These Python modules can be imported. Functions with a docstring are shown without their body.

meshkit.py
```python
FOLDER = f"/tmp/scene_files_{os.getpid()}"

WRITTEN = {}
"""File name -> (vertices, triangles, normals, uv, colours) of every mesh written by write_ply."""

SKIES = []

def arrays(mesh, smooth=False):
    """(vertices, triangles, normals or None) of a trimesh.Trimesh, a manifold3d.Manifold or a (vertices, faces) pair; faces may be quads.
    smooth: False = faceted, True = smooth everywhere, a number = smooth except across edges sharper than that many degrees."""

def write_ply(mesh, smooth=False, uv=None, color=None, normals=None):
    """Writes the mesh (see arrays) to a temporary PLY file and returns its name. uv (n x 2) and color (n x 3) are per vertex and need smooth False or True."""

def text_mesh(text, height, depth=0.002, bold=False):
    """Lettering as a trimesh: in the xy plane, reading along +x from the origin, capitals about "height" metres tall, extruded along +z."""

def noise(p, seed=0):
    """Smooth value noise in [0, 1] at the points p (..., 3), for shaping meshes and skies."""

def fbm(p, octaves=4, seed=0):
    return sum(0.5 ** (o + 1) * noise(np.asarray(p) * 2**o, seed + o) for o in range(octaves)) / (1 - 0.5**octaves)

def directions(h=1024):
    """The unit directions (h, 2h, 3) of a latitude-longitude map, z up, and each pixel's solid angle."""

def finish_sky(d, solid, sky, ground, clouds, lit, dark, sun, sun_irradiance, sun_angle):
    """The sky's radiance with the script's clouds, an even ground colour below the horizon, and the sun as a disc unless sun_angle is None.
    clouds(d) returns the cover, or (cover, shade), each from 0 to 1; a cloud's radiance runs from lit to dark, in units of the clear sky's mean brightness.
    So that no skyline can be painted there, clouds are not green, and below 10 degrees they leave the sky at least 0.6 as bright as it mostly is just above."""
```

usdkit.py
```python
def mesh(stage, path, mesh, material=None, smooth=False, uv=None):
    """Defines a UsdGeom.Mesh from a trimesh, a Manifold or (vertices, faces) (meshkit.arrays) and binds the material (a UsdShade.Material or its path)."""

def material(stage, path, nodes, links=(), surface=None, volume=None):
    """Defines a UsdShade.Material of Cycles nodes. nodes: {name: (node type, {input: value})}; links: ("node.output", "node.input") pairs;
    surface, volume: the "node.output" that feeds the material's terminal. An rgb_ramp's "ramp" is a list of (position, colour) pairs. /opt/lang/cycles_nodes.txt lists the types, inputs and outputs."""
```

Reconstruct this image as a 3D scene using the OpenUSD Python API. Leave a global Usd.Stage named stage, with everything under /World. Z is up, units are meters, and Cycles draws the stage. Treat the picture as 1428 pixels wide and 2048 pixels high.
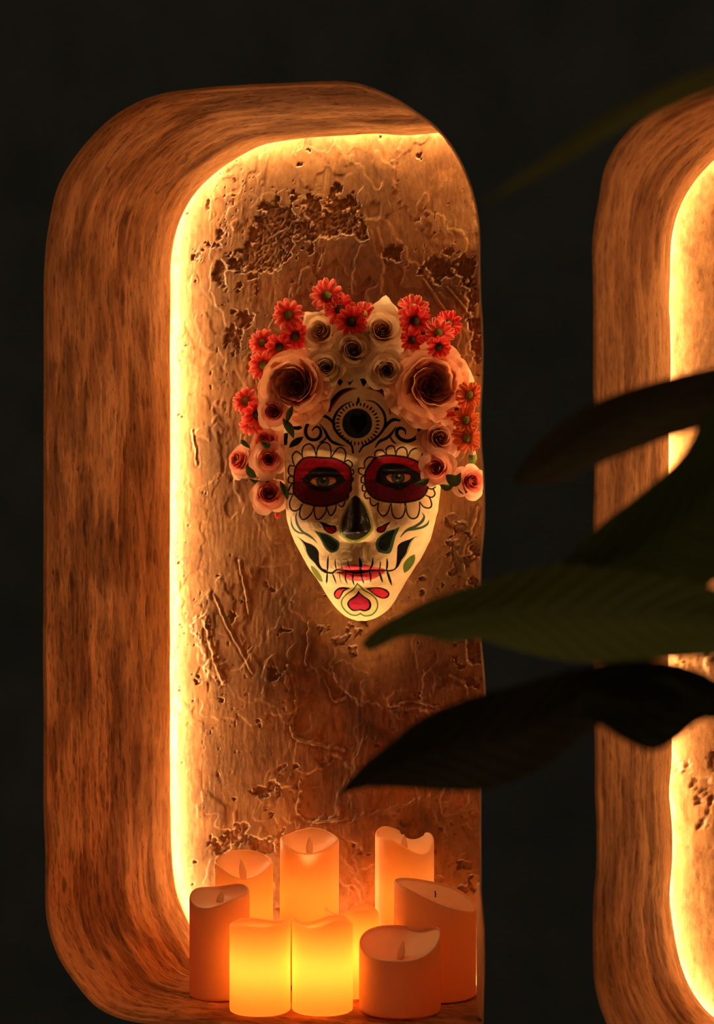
import math, random
import numpy as np
import shapely
from shapely.geometry import Polygon, LineString, Point
import trimesh
import usdkit
from meshkit import noise, fbm
from pxr import Usd, UsdGeom, UsdLux, UsdShade, Sdf, Gf, Vt

stage = Usd.Stage.CreateInMemory()
UsdGeom.SetStageUpAxis(stage, UsdGeom.Tokens.z)
UsdGeom.SetStageMetersPerUnit(stage, 1.0)
UsdGeom.Xform.Define(stage, '/World')
UsdGeom.Scope.Define(stage, '/World/Looks')

# ------------------------------------------------------------------ camera, light, exposure
PW, PH, FPX = 1428.0, 2048.0, 4308.0          # picture size and focal length in its pixels
ZO = 1.35                                      # height of the middle of the niche above the floor
CAM = np.array([1.0389, -2.2712, 0.0719 + ZO])
YAW = 0.3809                                   # the camera stands to the right and looks left
RIGHT = np.array([math.cos(YAW), math.sin(YAW), 0.0])
FWD = np.array([-math.sin(YAW), math.cos(YAW), 0.0])
UP = np.array([0, 0, 1.0])
EXPOSURE = 0.15
FSTOP, FOCUS = 6.0, 2.70
AMBIENT = (0.033, 0.021, 0.0105)                # the dim dining room around the camera
LED_COLOUR, LED_POWER = (1.0, 0.64, 0.295), 51.0
CANDLE_COLOUR, CANDLE_POWER = (1.0, 0.44, 0.085), 58.0
SPOT_COLOUR, SPOT_POWER, SPOT_ANGLE = (1.0, 0.65, 0.29), 860.0, 19.0

cam = UsdGeom.Camera.Define(stage, '/World/camera')
cam.CreateHorizontalApertureAttr(36.0)
cam.CreateVerticalApertureAttr(36.0 * PH / PW)
cam.CreateFocalLengthAttr(36.0 * FPX / PW)
cam.CreateFStopAttr(FSTOP)
cam.CreateFocusDistanceAttr(FOCUS)
cam.CreateClippingRangeAttr(Gf.Vec2f(0.05, 100))
cam.CreateExposureAttr(EXPOSURE)
M4 = Gf.Matrix4d(*RIGHT, 0, *UP, 0, *(-FWD), 0, *CAM, 1)
cam.AddTransformOp().Set(M4)
dome = UsdLux.DomeLight.Define(stage, '/World/ambient_light')
dome.CreateColorAttr(Gf.Vec3f(*AMBIENT))
dome.CreateIntensityAttr(1.0)
# a small uplight standing behind the glowing candles, aimed up at the mask
SPOT_POS = np.array([-0.022, 0.186, 0.915])
SPOT_AT = np.array([0.004, 0.290, ZO + 0.06])
spot = UsdLux.SphereLight.Define(stage, '/World/spot_light')
spot.CreateRadiusAttr(0.016)
spot.CreateColorAttr(Gf.Vec3f(*SPOT_COLOUR))
spot.CreateIntensityAttr(SPOT_POWER)
sh = UsdLux.ShapingAPI.Apply(spot.GetPrim())
sh.CreateShapingConeAngleAttr(SPOT_ANGLE)
sh.CreateShapingConeSoftnessAttr(0.6)
_z = (SPOT_POS - SPOT_AT) / np.linalg.norm(SPOT_POS - SPOT_AT)
_x = np.cross([0, 0, 1.0], _z)
_x /= np.linalg.norm(_x)
spot.AddTransformOp().Set(Gf.Matrix4d(*_x, 0, *np.cross(_z, _x), 0, *_z, 0, *SPOT_POS, 1))


def rays(P):
    P = np.atleast_2d(np.asarray(P, float))
    return FWD + RIGHT * ((P[:, :1] - PW / 2) / FPX) - UP * ((P[:, 1:2] - PH / 2) / FPX)


def aty(P, y):
    d = rays(P)
    return CAM + d * ((np.asarray(y, float) - CAM[1]) / d[:, 1])[:, None]


def atd(P, dist):
    return CAM + rays(P) * np.broadcast_to(np.asarray(dist, float), (len(np.atleast_2d(P)),))[:, None]


def pix(V):
    q = np.asarray(V, float) - CAM
    y = q @ FWD
    return np.stack([PW / 2 + FPX * (q @ RIGHT) / y, PH / 2 - FPX * (q @ UP) / y], -1)


# ------------------------------------------------------------------ helpers
used = {}


def numbered(parent, name):
    k = (parent, name)
    n = used.get(k, 0)
    used[k] = n + 1
    return f'{parent}/{name}' + (f'_{n:03d}' if n else '')


def tag(prim, label=None, cat=None, group=None, kind=None):
    for k, v in (('label', label), ('category', cat), ('group', group), ('kind', kind)):
        if v:
            prim.SetCustomDataByKey(k, v)
    return prim


def normals(v, f):
    n = np.zeros_like(v)
    fn = np.cross(v[f[:, 1]] - v[f[:, 0]], v[f[:, 2]] - v[f[:, 0]])
    for k in range(3):
        np.add.at(n, f[:, k], fn)
    return n / np.maximum(np.linalg.norm(n, axis=1, keepdims=True), 1e-12)


def put(name, v, f, mat, parent='/World', col=None, nrm=True, ruv=None, label=None, **kw):
    """One Mesh prim; col: per-vertex colours in primvar "col"; ruv: per-vertex surface coordinates in primvar "ruv"."""
    parent = str(parent.GetPath()) if isinstance(parent, Usd.Prim) else parent
    path = numbered(parent, name)
    v = np.asarray(v, np.float64)
    f = np.asarray(f, np.int64)
    if f.shape[1] == 4:
        f = np.vstack([f[:, [0, 1, 2]], f[:, [0, 2, 3]]])
    m = UsdGeom.Mesh.Define(stage, path)
    m.CreatePointsAttr(Vt.Vec3fArray.FromNumpy(v.astype(np.float32)))
    m.CreateFaceVertexCountsAttr(Vt.IntArray.FromNumpy(np.full(len(f), 3, np.int32)))
    m.CreateFaceVertexIndicesAttr(Vt.IntArray.FromNumpy(f.astype(np.int32).ravel()))
    m.CreateSubdivisionSchemeAttr('none')
    if nrm is not False and nrm is not None:
        n = normals(v, f) if nrm is True else nrm
        m.CreateNormalsAttr(Vt.Vec3fArray.FromNumpy(n.astype(np.float32)))
        m.SetNormalsInterpolation('vertex')
    api = UsdGeom.PrimvarsAPI(m)
    if col is not None:
        api.CreatePrimvar('col', Sdf.ValueTypeNames.Color3fArray, 'vertex').Set(Vt.Vec3fArray.FromNumpy(np.asarray(col, np.float32)))
    if ruv is not None:
        api.CreatePrimvar('ruv', Sdf.ValueTypeNames.Float3Array, 'vertex').Set(Vt.Vec3fArray.FromNumpy(np.asarray(ruv, np.float32)))
    UsdShade.MaterialBindingAPI.Apply(m.GetPrim()).Bind(UsdShade.Material.Get(stage, '/World/Looks/' + mat))
    tag(m.GetPrim(), label, **kw)
    return m.GetPrim()


def thing(name, label, cat, loc=(0, 0, 0), group=None, kind=None):
    x = UsdGeom.Xform.Define(stage, numbered('/World', name))
    x.AddTranslateOp().Set(Gf.Vec3d(*map(float, loc)))
    return tag(x.GetPrim(), label, cat, group, kind)


def look(name, nodes, links=(), surface='p.BSDF'):
    usdkit.material(stage, '/World/Looks/' + name, nodes, links, surface=surface)


def grid_faces(nr, nc, wrap=False):
    i = np.arange(nr - 1)[:, None]
    j = np.arange(nc if wrap else nc - 1)[None, :]
    a, b = i * nc + j, i * nc + (j + 1) % nc
    return np.stack([a, b, b + nc, a + nc], -1).reshape(-1, 4)


def spline(P, n=8, closed=False):
    """Catmull-Rom through P; a point given twice makes a corner."""
    P = np.asarray(P, float)
    Q = np.vstack([P[-1:], P, P[:2]]) if closed else np.vstack([2 * P[:1] - P[1:2], P, 2 * P[-1:] - P[-2:-1]])
    t = np.linspace(0, 1, n, endpoint=False)[:, None]
    out = []
    for i in range(1, len(Q) - 2):
        a, b, c, d = Q[i - 1:i + 3]
        out.append(.5 * (2 * b + (c - a) * t + (2 * a - 5 * b + 4 * c - d) * t ** 2 + (3 * b - a - 3 * c + d) * t ** 3))
    if not closed:
        out.append(P[-1:])
    return np.vstack(out)


def tube(P, r, n=8, cap=True):
    P = np.asarray(P, float)
    r = np.broadcast_to(np.asarray(r, float), (len(P),))
    T = np.gradient(P, axis=0)
    T /= np.linalg.norm(T, axis=1, keepdims=True) + 1e-12
    ref = np.array([0.31, 0.17, 0.93]) if abs(T[0] @ [0, 0, 1]) < .9 else np.array([1.0, 0.1, 0.2])
    A = np.cross(T, ref)
    A /= np.linalg.norm(A, axis=1, keepdims=True)
    B = np.cross(T, A)
    a = np.linspace(0, 2 * np.pi, n, endpoint=False)
    V = P[:, None] + r[:, None, None] * (np.cos(a)[None, :, None] * A[:, None] + np.sin(a)[None, :, None] * B[:, None])
    V = V.reshape(-1, 3)
    F = grid_faces(len(P), n, True)
    F = np.vstack([F[:, [0, 1, 2]], F[:, [0, 2, 3]]])
    if cap:
        k = len(V)
        V = np.vstack([V, P[:1], P[-1:]])
        j = np.arange(n)
        F = np.vstack([F, np.stack([np.full(n, k), (j + 1) % n, j], 1), np.stack([np.full(n, k + 1), k - n + j, k - n + (j + 1) % n], 1)])
    return V, F[:, ::-1]


def join(parts):
    V, F, k = [], [], 0
    for v, f in parts:
        f = np.asarray(f)
        if f.shape[1] == 4:
            f = np.vstack([f[:, [0, 1, 2]], f[:, [0, 2, 3]]])
        V.append(np.asarray(v, float))
        F.append(f + k)
        k += len(v)
    return np.vstack(V), np.vstack(F)


def frame(axis):
    """Columns x, y, z of a frame whose z is the axis."""
    z = np.asarray(axis, float) / np.linalg.norm(axis)
    x = np.cross(UP, z)
    x = x / np.linalg.norm(x) if np.linalg.norm(x) > 1e-4 else np.array([1.0, 0, 0])
    return np.stack([x, np.cross(z, x), z], 1)


def smooth01(x):
    x = np.clip(x, 0, 1)
    return x * x * (3 - 2 * x)


# ------------------------------------------------------------------ materials
def plaster(name, c_dark, c_mid, c_light, source, scale, scale2, bump_a, bump_b, fleck, rough=0.62, spec=0.35):
    """Hand trowelled plaster: source 'position' or 'ruv'; scale: three numbers that stretch the strokes."""
    tex = ('geometry', {}) if source == 'position' else ('attribute', {'attribute': 'ruv'})
    out = 'g.position' if source == 'position' else 'g.vector'
    look(name, {
        'g': tex,
        'm1': ('mapping', {'scale': scale}),
        'm2': ('mapping', {'scale': scale2}),
        'n1': ('noise_texture', {'scale': 1.0, 'detail': 6.0, 'roughness': 0.62, 'distortion': 0.8}),
        'n2': ('noise_texture', {'scale': 1.0, 'detail': 5.0, 'roughness': 0.6}),
        'n3': ('noise_texture', {'scale': 6.5, 'detail': 4.0, 'roughness': 0.6, 'distortion': 0.6}),
        'n4': ('noise_texture', {'scale': 520.0, 'detail': 2.0}),
        'a': ('mix_float', {'fac': 0.45}),
        'b': ('mix_float', {'fac': 0.35}),
        'r': ('rgb_ramp', {'ramp': [(0.28, c_dark), (0.44, tuple((x + y) / 2 for x, y in zip(c_dark, c_mid))), (0.52, c_mid), (0.72, c_light)]}),
        'fr': ('rgb_ramp', {'ramp': [(0.0, (fleck, fleck * .92, fleck * .86)), (0.315, (fleck, fleck * .92, fleck * .86)), (0.36, (1, 1, 1))]}),
        'mf': ('mix_color', {'blend_type': 'multiply', 'fac': 1.0, 'use_clamp': False}),
        'col': ('attribute', {'attribute': 'col'}),
        'mul': ('mix_color', {'blend_type': 'multiply', 'fac': 1.0, 'use_clamp': False}),
        'h': ('mix_float', {'fac': 0.25}),
        'b1': ('bump', {'strength': 1.0, 'distance': bump_a}),
        'b2': ('bump', {'strength': 1.0, 'distance': bump_b}),
        'p': ('principled_bsdf', {'roughness': rough, 'specular_ior_level': spec}),
    }, [(out, 'm1.vector'), (out, 'm2.vector'), (out, 'n3.vector'), ('m1.vector', 'n1.vector'), ('m2.vector', 'n2.vector'), (out, 'n4.vector'),
        ('n1.fac', 'a.a'), ('n3.fac', 'a.b'), ('a.result', 'b.a'), ('n2.fac', 'b.b'), ('b.result', 'r.fac'),
        ('n2.fac', 'fr.fac'), ('r.color', 'mf.a'), ('fr.color', 'mf.b'), ('mf.result', 'mul.a'), ('col.color', 'mul.b'), ('mul.result', 'p.base_color'),
        ('n2.fac', 'h.a'), ('n4.fac', 'h.b'), ('n1.fac', 'b1.height'), ('h.result', 'b2.height'), ('b1.normal', 'b2.normal'), ('b2.normal', 'p.normal')])


plaster('panel_plaster', (0.21, 0.080, 0.026), (0.41, 0.187, 0.062), (0.56, 0.325, 0.125), 'position', (24, 24, 13), (170, 170, 80), 0.0006, 0.0006, 0.72, 0.45, 0.5)
plaster('reveal_plaster', (0.27, 0.112, 0.042), (0.53, 0.245, 0.095), (0.64, 0.335, 0.15), 'ruv', (13, 27, 1), (80, 270, 1), 0.0010, 0.0009, 0.42, 0.7, 0.2)
look('dark_wall', {
    'g': ('geometry', {}), 'n': ('noise_texture', {'scale': 9.0, 'detail': 5.0}), 'n2': ('noise_texture', {'scale': 160.0, 'detail': 3.0}),
    'r': ('rgb_ramp', {'ramp': [(0.3, (0.058, 0.080, 0.112)), (0.7, (0.088, 0.118, 0.166))]}),
    'b': ('bump', {'strength': 0.5, 'distance': 0.002}),
    'p': ('principled_bsdf', {'roughness': 0.85, 'specular_ior_level': 0.15})},
    [('g.position', 'n.vector'), ('g.position', 'n2.vector'), ('n.fac', 'r.fac'), ('r.color', 'p.base_color'), ('n2.fac', 'b.height'), ('b.normal', 'p.normal')])
look('floor_tile', {
    'g': ('geometry', {}), 'n': ('noise_texture', {'scale': 3.0, 'detail': 5.0}),
    'r': ('rgb_ramp', {'ramp': [(0.3, (0.05, 0.04, 0.035)), (0.7, (0.09, 0.075, 0.06))]}),
    'p': ('principled_bsdf', {'roughness': 0.5})}, [('g.position', 'n.vector'), ('n.fac', 'r.fac'), ('r.color', 'p.base_color')])
look('led', {'e': ('emission', {'color': LED_COLOUR, 'strength': LED_POWER})}, surface='e.emission')
look('candle_bulb', {'e': ('emission', {'color': CANDLE_COLOUR, 'strength': CANDLE_POWER})}, surface='e.emission')
look('mask_paint', {
    'c': ('attribute', {'attribute': 'col'}), 'g': ('geometry', {}),
    'n': ('noise_texture', {'scale': 130.0, 'detail': 3.0}), 'n2': ('noise_texture', {'scale': 45.0, 'detail': 4.0}),
    'r': ('rgb_ramp', {'ramp': [(0.3, (0.80, 0.74, 0.66)), (0.65, (1, 1, 1))]}),
    'mul': ('mix_color', {'blend_type': 'multiply', 'fac': 1.0}),
    'b': ('bump', {'strength': 0.75, 'distance': 0.0016}), 'w': ('rgb_to_bw', {}), 's': ('math', {'math_type': 'multiply', 'value2': 0.35}),
    'p': ('principled_bsdf', {'roughness': 0.45, 'specular_ior_level': 0.04})},
    [('c.color', 'mul.a'), ('g.position', 'n2.vector'), ('n2.fac', 'r.fac'), ('r.color', 'mul.b'), ('mul.result', 'p.base_color'), ('c.color', 'w.color'), ('w.val', 's.value1'), ('s.value', 'p.specular_ior_level'),
     ('g.position', 'n.vector'), ('n.fac', 'b.height'), ('b.normal', 'p.normal')])
look('gloss_paint', {
    'c': ('attribute', {'attribute': 'col'}), 'g': ('geometry', {}),
    'n': ('noise_texture', {'scale': 170.0, 'detail': 3.0}),
    'b': ('bump', {'strength': 0.8, 'distance': 0.0016}),
    'p': ('principled_bsdf', {'roughness': 0.5, 'specular_ior_level': 0.04, 'coat_weight': 0.28, 'coat_roughness': 0.05})},
    [('c.color', 'p.base_color'), ('g.position', 'n.vector'), ('n.fac', 'b.height'), ('b.normal', 'p.normal'), ('b.normal', 'p.coat_normal')])


def petal_look(name, trans):
    look(name, {
        'c': ('attribute', {'attribute': 'col'}), 'g': ('geometry', {}),
        'n': ('noise_texture', {'scale': 210.0, 'detail': 3.0}), 'b': ('bump', {'strength': 0.5, 'distance': 0.0008}),
        'p': ('principled_bsdf', {'roughness': 0.7, 'specular_ior_level': 0.25}),
        't': ('translucent_bsdf', {}), 'm': ('mix_closure', {'fac': trans})},
        [('c.color', 'p.base_color'), ('c.color', 't.color'), ('g.position', 'n.vector'), ('n.fac', 'b.height'), ('b.normal', 'p.normal'),
         ('p.BSDF', 'm.closure1'), ('t.BSDF', 'm.closure2')], surface='m.closure')


petal_look('petal', 0.32)
petal_look('flower_green', 0.2)
look('daisy_centre', {
    'c': ('attribute', {'attribute': 'col'}), 'g': ('geometry', {}),
    'v': ('voronoi_texture', {'scale': 900.0}), 'b': ('bump', {'strength': 1.0, 'distance': 0.0012, 'invert': True}),
    'p': ('principled_bsdf', {'roughness': 0.85, 'specular_ior_level': 0.1})},
    [('c.color', 'p.base_color'), ('g.position', 'v.vector'), ('v.distance', 'b.height'), ('b.normal', 'p.normal')])


def wax(name, colour, through, fac):
    look(name, {
        'g': ('geometry', {}), 'n': ('noise_texture', {'scale': 30.0, 'detail': 3.0}), 'b': ('bump', {'strength': 0.35, 'distance': 0.0015}),
        'p': ('principled_bsdf', {'base_color': colour, 'roughness': 0.42, 'specular_ior_level': 0.35}),
        't': ('translucent_bsdf', {'color': through}), 'm': ('mix_closure', {'fac': fac})},
        [('g.position', 'n.vector'), ('n.fac', 'b.height'), ('b.normal', 'p.normal'), ('p.BSDF', 'm.closure1'), ('t.BSDF', 'm.closure2')], surface='m.closure')


wax('wax', (0.88, 0.60, 0.32), (0.9, 0.50, 0.20), 0.35)
wax('flame_plastic', (0.9, 0.72, 0.5), (0.95, 0.7, 0.4), 0.5)
look('wick', {'p': ('principled_bsdf', {'base_color': (0.05, 0.03, 0.02), 'roughness': 0.9})})
look('plant_leaf', {
    'c': ('attribute', {'attribute': 'col'}), 'r': ('attribute', {'attribute': 'ruv'}),
    'w': ('wave_texture', {'scale': 14.0, 'distortion': 1.2, 'detail': 2.0, 'bands_direction': 'x'}),
    'ramp': ('rgb_ramp', {'ramp': [(0.0, (0.72, 0.78, 0.7)), (0.5, (1, 1, 1)), (1.0, (0.85, 0.9, 0.8))]}),
    'mul': ('mix_color', {'blend_type': 'multiply', 'fac': 1.0}),
    'b': ('bump', {'strength': 0.5, 'distance': 0.002}),
    'p': ('principled_bsdf', {'roughness': 0.5, 'specular_ior_level': 0.3}), 't': ('translucent_bsdf', {}), 'm': ('mix_closure', {'fac': 0.12})},
    [('r.vector', 'w.vector'), ('w.fac', 'ramp.fac'), ('c.color', 'mul.a'), ('ramp.color', 'mul.b'), ('mul.result', 'p.base_color'), ('mul.result', 't.color'),
     ('w.fac', 'b.height'), ('b.normal', 'p.normal'), ('p.BSDF', 'm.closure1'), ('t.BSDF', 'm.closure2')], surface='m.closure')
look('pot_clay', {'g': ('geometry', {}), 'n': ('noise_texture', {'scale': 20.0}), 'r': ('rgb_ramp', {'ramp': [(0.3, (0.05, 0.04, 0.035)), (0.7, (0.09, 0.07, 0.06))]}),
                  'p': ('principled_bsdf', {'roughness': 0.7})}, [('g.position', 'n.vector'), ('n.fac', 'r.fac'), ('r.color', 'p.base_color')])

# ------------------------------------------------------------------ the wall with its two niches
NW, NH, NR, NRB, DEPTH, PITCH, DROP = 0.55, 1.128, 0.187, 0.160, 0.3319, 0.6841, -0.0209
FLOOR_Z = ZO - 0.530                            # the shelf at the bottom of the first niche
PANEL_Y = 0.353
F1 = [(92, 700), (91, 1000), (90, 1300), (92, 1600), (105, 439), (124, 355), (157, 310), (208, 252), (266, 210), (337, 185), (421, 174), (511, 169), (608, 164), (672, 164), (769, 188), (820, 220), (885, 268), (917, 323), (943, 388), (952, 452), (956, 516), (962, 700), (966, 1000), (968, 1400), (966, 1900), (964, 1985), (114, 1900), (160, 1965), (255, 2046), (96, 1720)]
B1 = [(341, 581), (350, 471), (363, 433), (382, 394), (421, 355), (472, 317), (543, 283), (608, 272), (704, 267), (840, 267), (341, 900), (340, 1300), (342, 1697), (350, 1759), (379, 1840)]
F2 = [(1195, 435), (1226, 299), (1265, 253), (1324, 212), (1373, 189), (1397, 185), (1192, 700), (1195, 900), (1196, 1500), (1200, 1685), (1215, 2040)]
B2 = [(1341, 519), (1348, 449), (1362, 403), (1383, 368), (1428, 318), (1343, 700), (1345, 1479), (1346, 1685), (1356, 1890), (1378, 1969), (1428, 2039)]
NO = 1000


def rounded(W, H, r, n, r0=0.07):
    """Points, outward normals and arc length of a rounded rectangle, from the bottom middle round by the right."""
    pts = []
    for cx, cz, a0, q in ((W / 2 - r0, -H / 2 + r0, -90, r0), (W / 2 - r, H / 2 - r, 0, r), (-W / 2 + r, H / 2 - r, 90, r), (-W / 2 + r, -H / 2 + r, 180, r)):
        a = np.radians(np.linspace(a0, a0 + 90, 40))
        pts.append(np.stack([cx + q * np.cos(a), cz + q * np.sin(a)], 1))
    P = np.vstack([[[0, -H / 2]], *pts, [[0, -H / 2]]])
    s = np.concatenate([[0], np.cumsum(np.linalg.norm(np.diff(P, axis=0), axis=1))])
    t = np.linspace(0, s[-1], n, endpoint=False)
    Q = np.stack([np.interp(t, s, P[:, k]) for k in (0, 1)], 1)
    T = np.roll(Q, -1, 0) - np.roll(Q, 1, 0)
    T /= np.linalg.norm(T, axis=1, keepdims=True)
    return Q, np.stack([T[:, 1], -T[:, 0]], 1), t


def outline(r, obs, y, x0, z0, seed):
    """The hand-made edge of a niche at the depth y."""
    Q, N, t = rounded(NW, NH, r, NO)
    O = aty(obs, y)[:, [0, 2]] - [x0, z0]
    num, den = np.zeros(NO), np.full(NO, 0.25)
    L = t[-1] + t[1]
    for o in O:
        i = np.argmin(((Q - o) ** 2).sum(1))
        dt = np.abs(t - t[i])
        w = np.exp(-(np.minimum(dt, L - dt) / 0.035) ** 2)
        num += w * ((o - Q[i]) @ N[i])
        den += w
    a = t / L * 2 * np.pi
    wob = 0.0016 * (fbm(np.stack([np.cos(a) * 9, np.sin(a) * 9, np.full(NO, seed)], 1), 3, seed) - .5)
    Q = Q + N * (num / den + wob)[:, None]
    zc = FLOOR_Z - ZO
    d = Q[:, 1] - zc
    Q[:, 1] = zc + 0.5 * (d + np.sqrt(d * d + 0.012 ** 2)) - 0.002      # the flat shelf
    return np.roll(Q + [x0, z0], -int(NO * 0.24), 0)                    # starts at the middle of the right side


OUT = [(outline(NR, F1, 0.0, 0.0, ZO, 1), outline(NRB, B1, DEPTH, 0.0, ZO, 2)),
       (outline(NR, F2, 0.0, PITCH, ZO + DROP, 3), outline(NRB, B2, DEPTH, PITCH, ZO + DROP, 4))]

wall = thing('wall_back', 'near-black plastered wall with two deep round-cornered niches', None, kind='structure')
X0, X1, ZT = -1.6, 2.6, 2.7


def slab(rings, y0, y1):
    g = Polygon([(X0, 0), (X1, 0), (X1, ZT), (X0, ZT)], [r for r in rings])
    m = trimesh.creation.extrude_polygon(g, y1 - y0, engine='earcut')
    v = np.array(m.vertices)
    return np.stack([v[:, 0], y1 - v[:, 2], v[:, 1]], 1), np.array(m.faces)


LIP = 0.003
rings = [np.array(Polygon(f).buffer(LIP * 0.99).exterior.coords) for f, b in OUT]
put('wall_face', *slab(rings, 0.0, 0.012), 'dark_wall', wall, nrm=None)
rings = [np.array(Polygon(f).union(Polygon(b)).buffer(0.014).exterior.coords) for f, b in OUT]
put('wall_body', *slab(rings, 0.012, DEPTH - 0.002), 'dark_wall', wall, nrm=None)
rings = [np.array(Polygon(b).buffer(0.010).exterior.coords) for f, b in OUT]
put('wall_lip', *slab(rings, DEPTH - 0.006, DEPTH - 0.001), 'dark_wall', wall, nrm=None)
rings = [np.array(Polygon(b).buffer(0.050).exterior.coords) for f, b in OUT]
put('wall_core', *slab(rings, DEPTH - 0.001, PANEL_Y + 0.012), 'dark_wall', wall, nrm=None)

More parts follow.
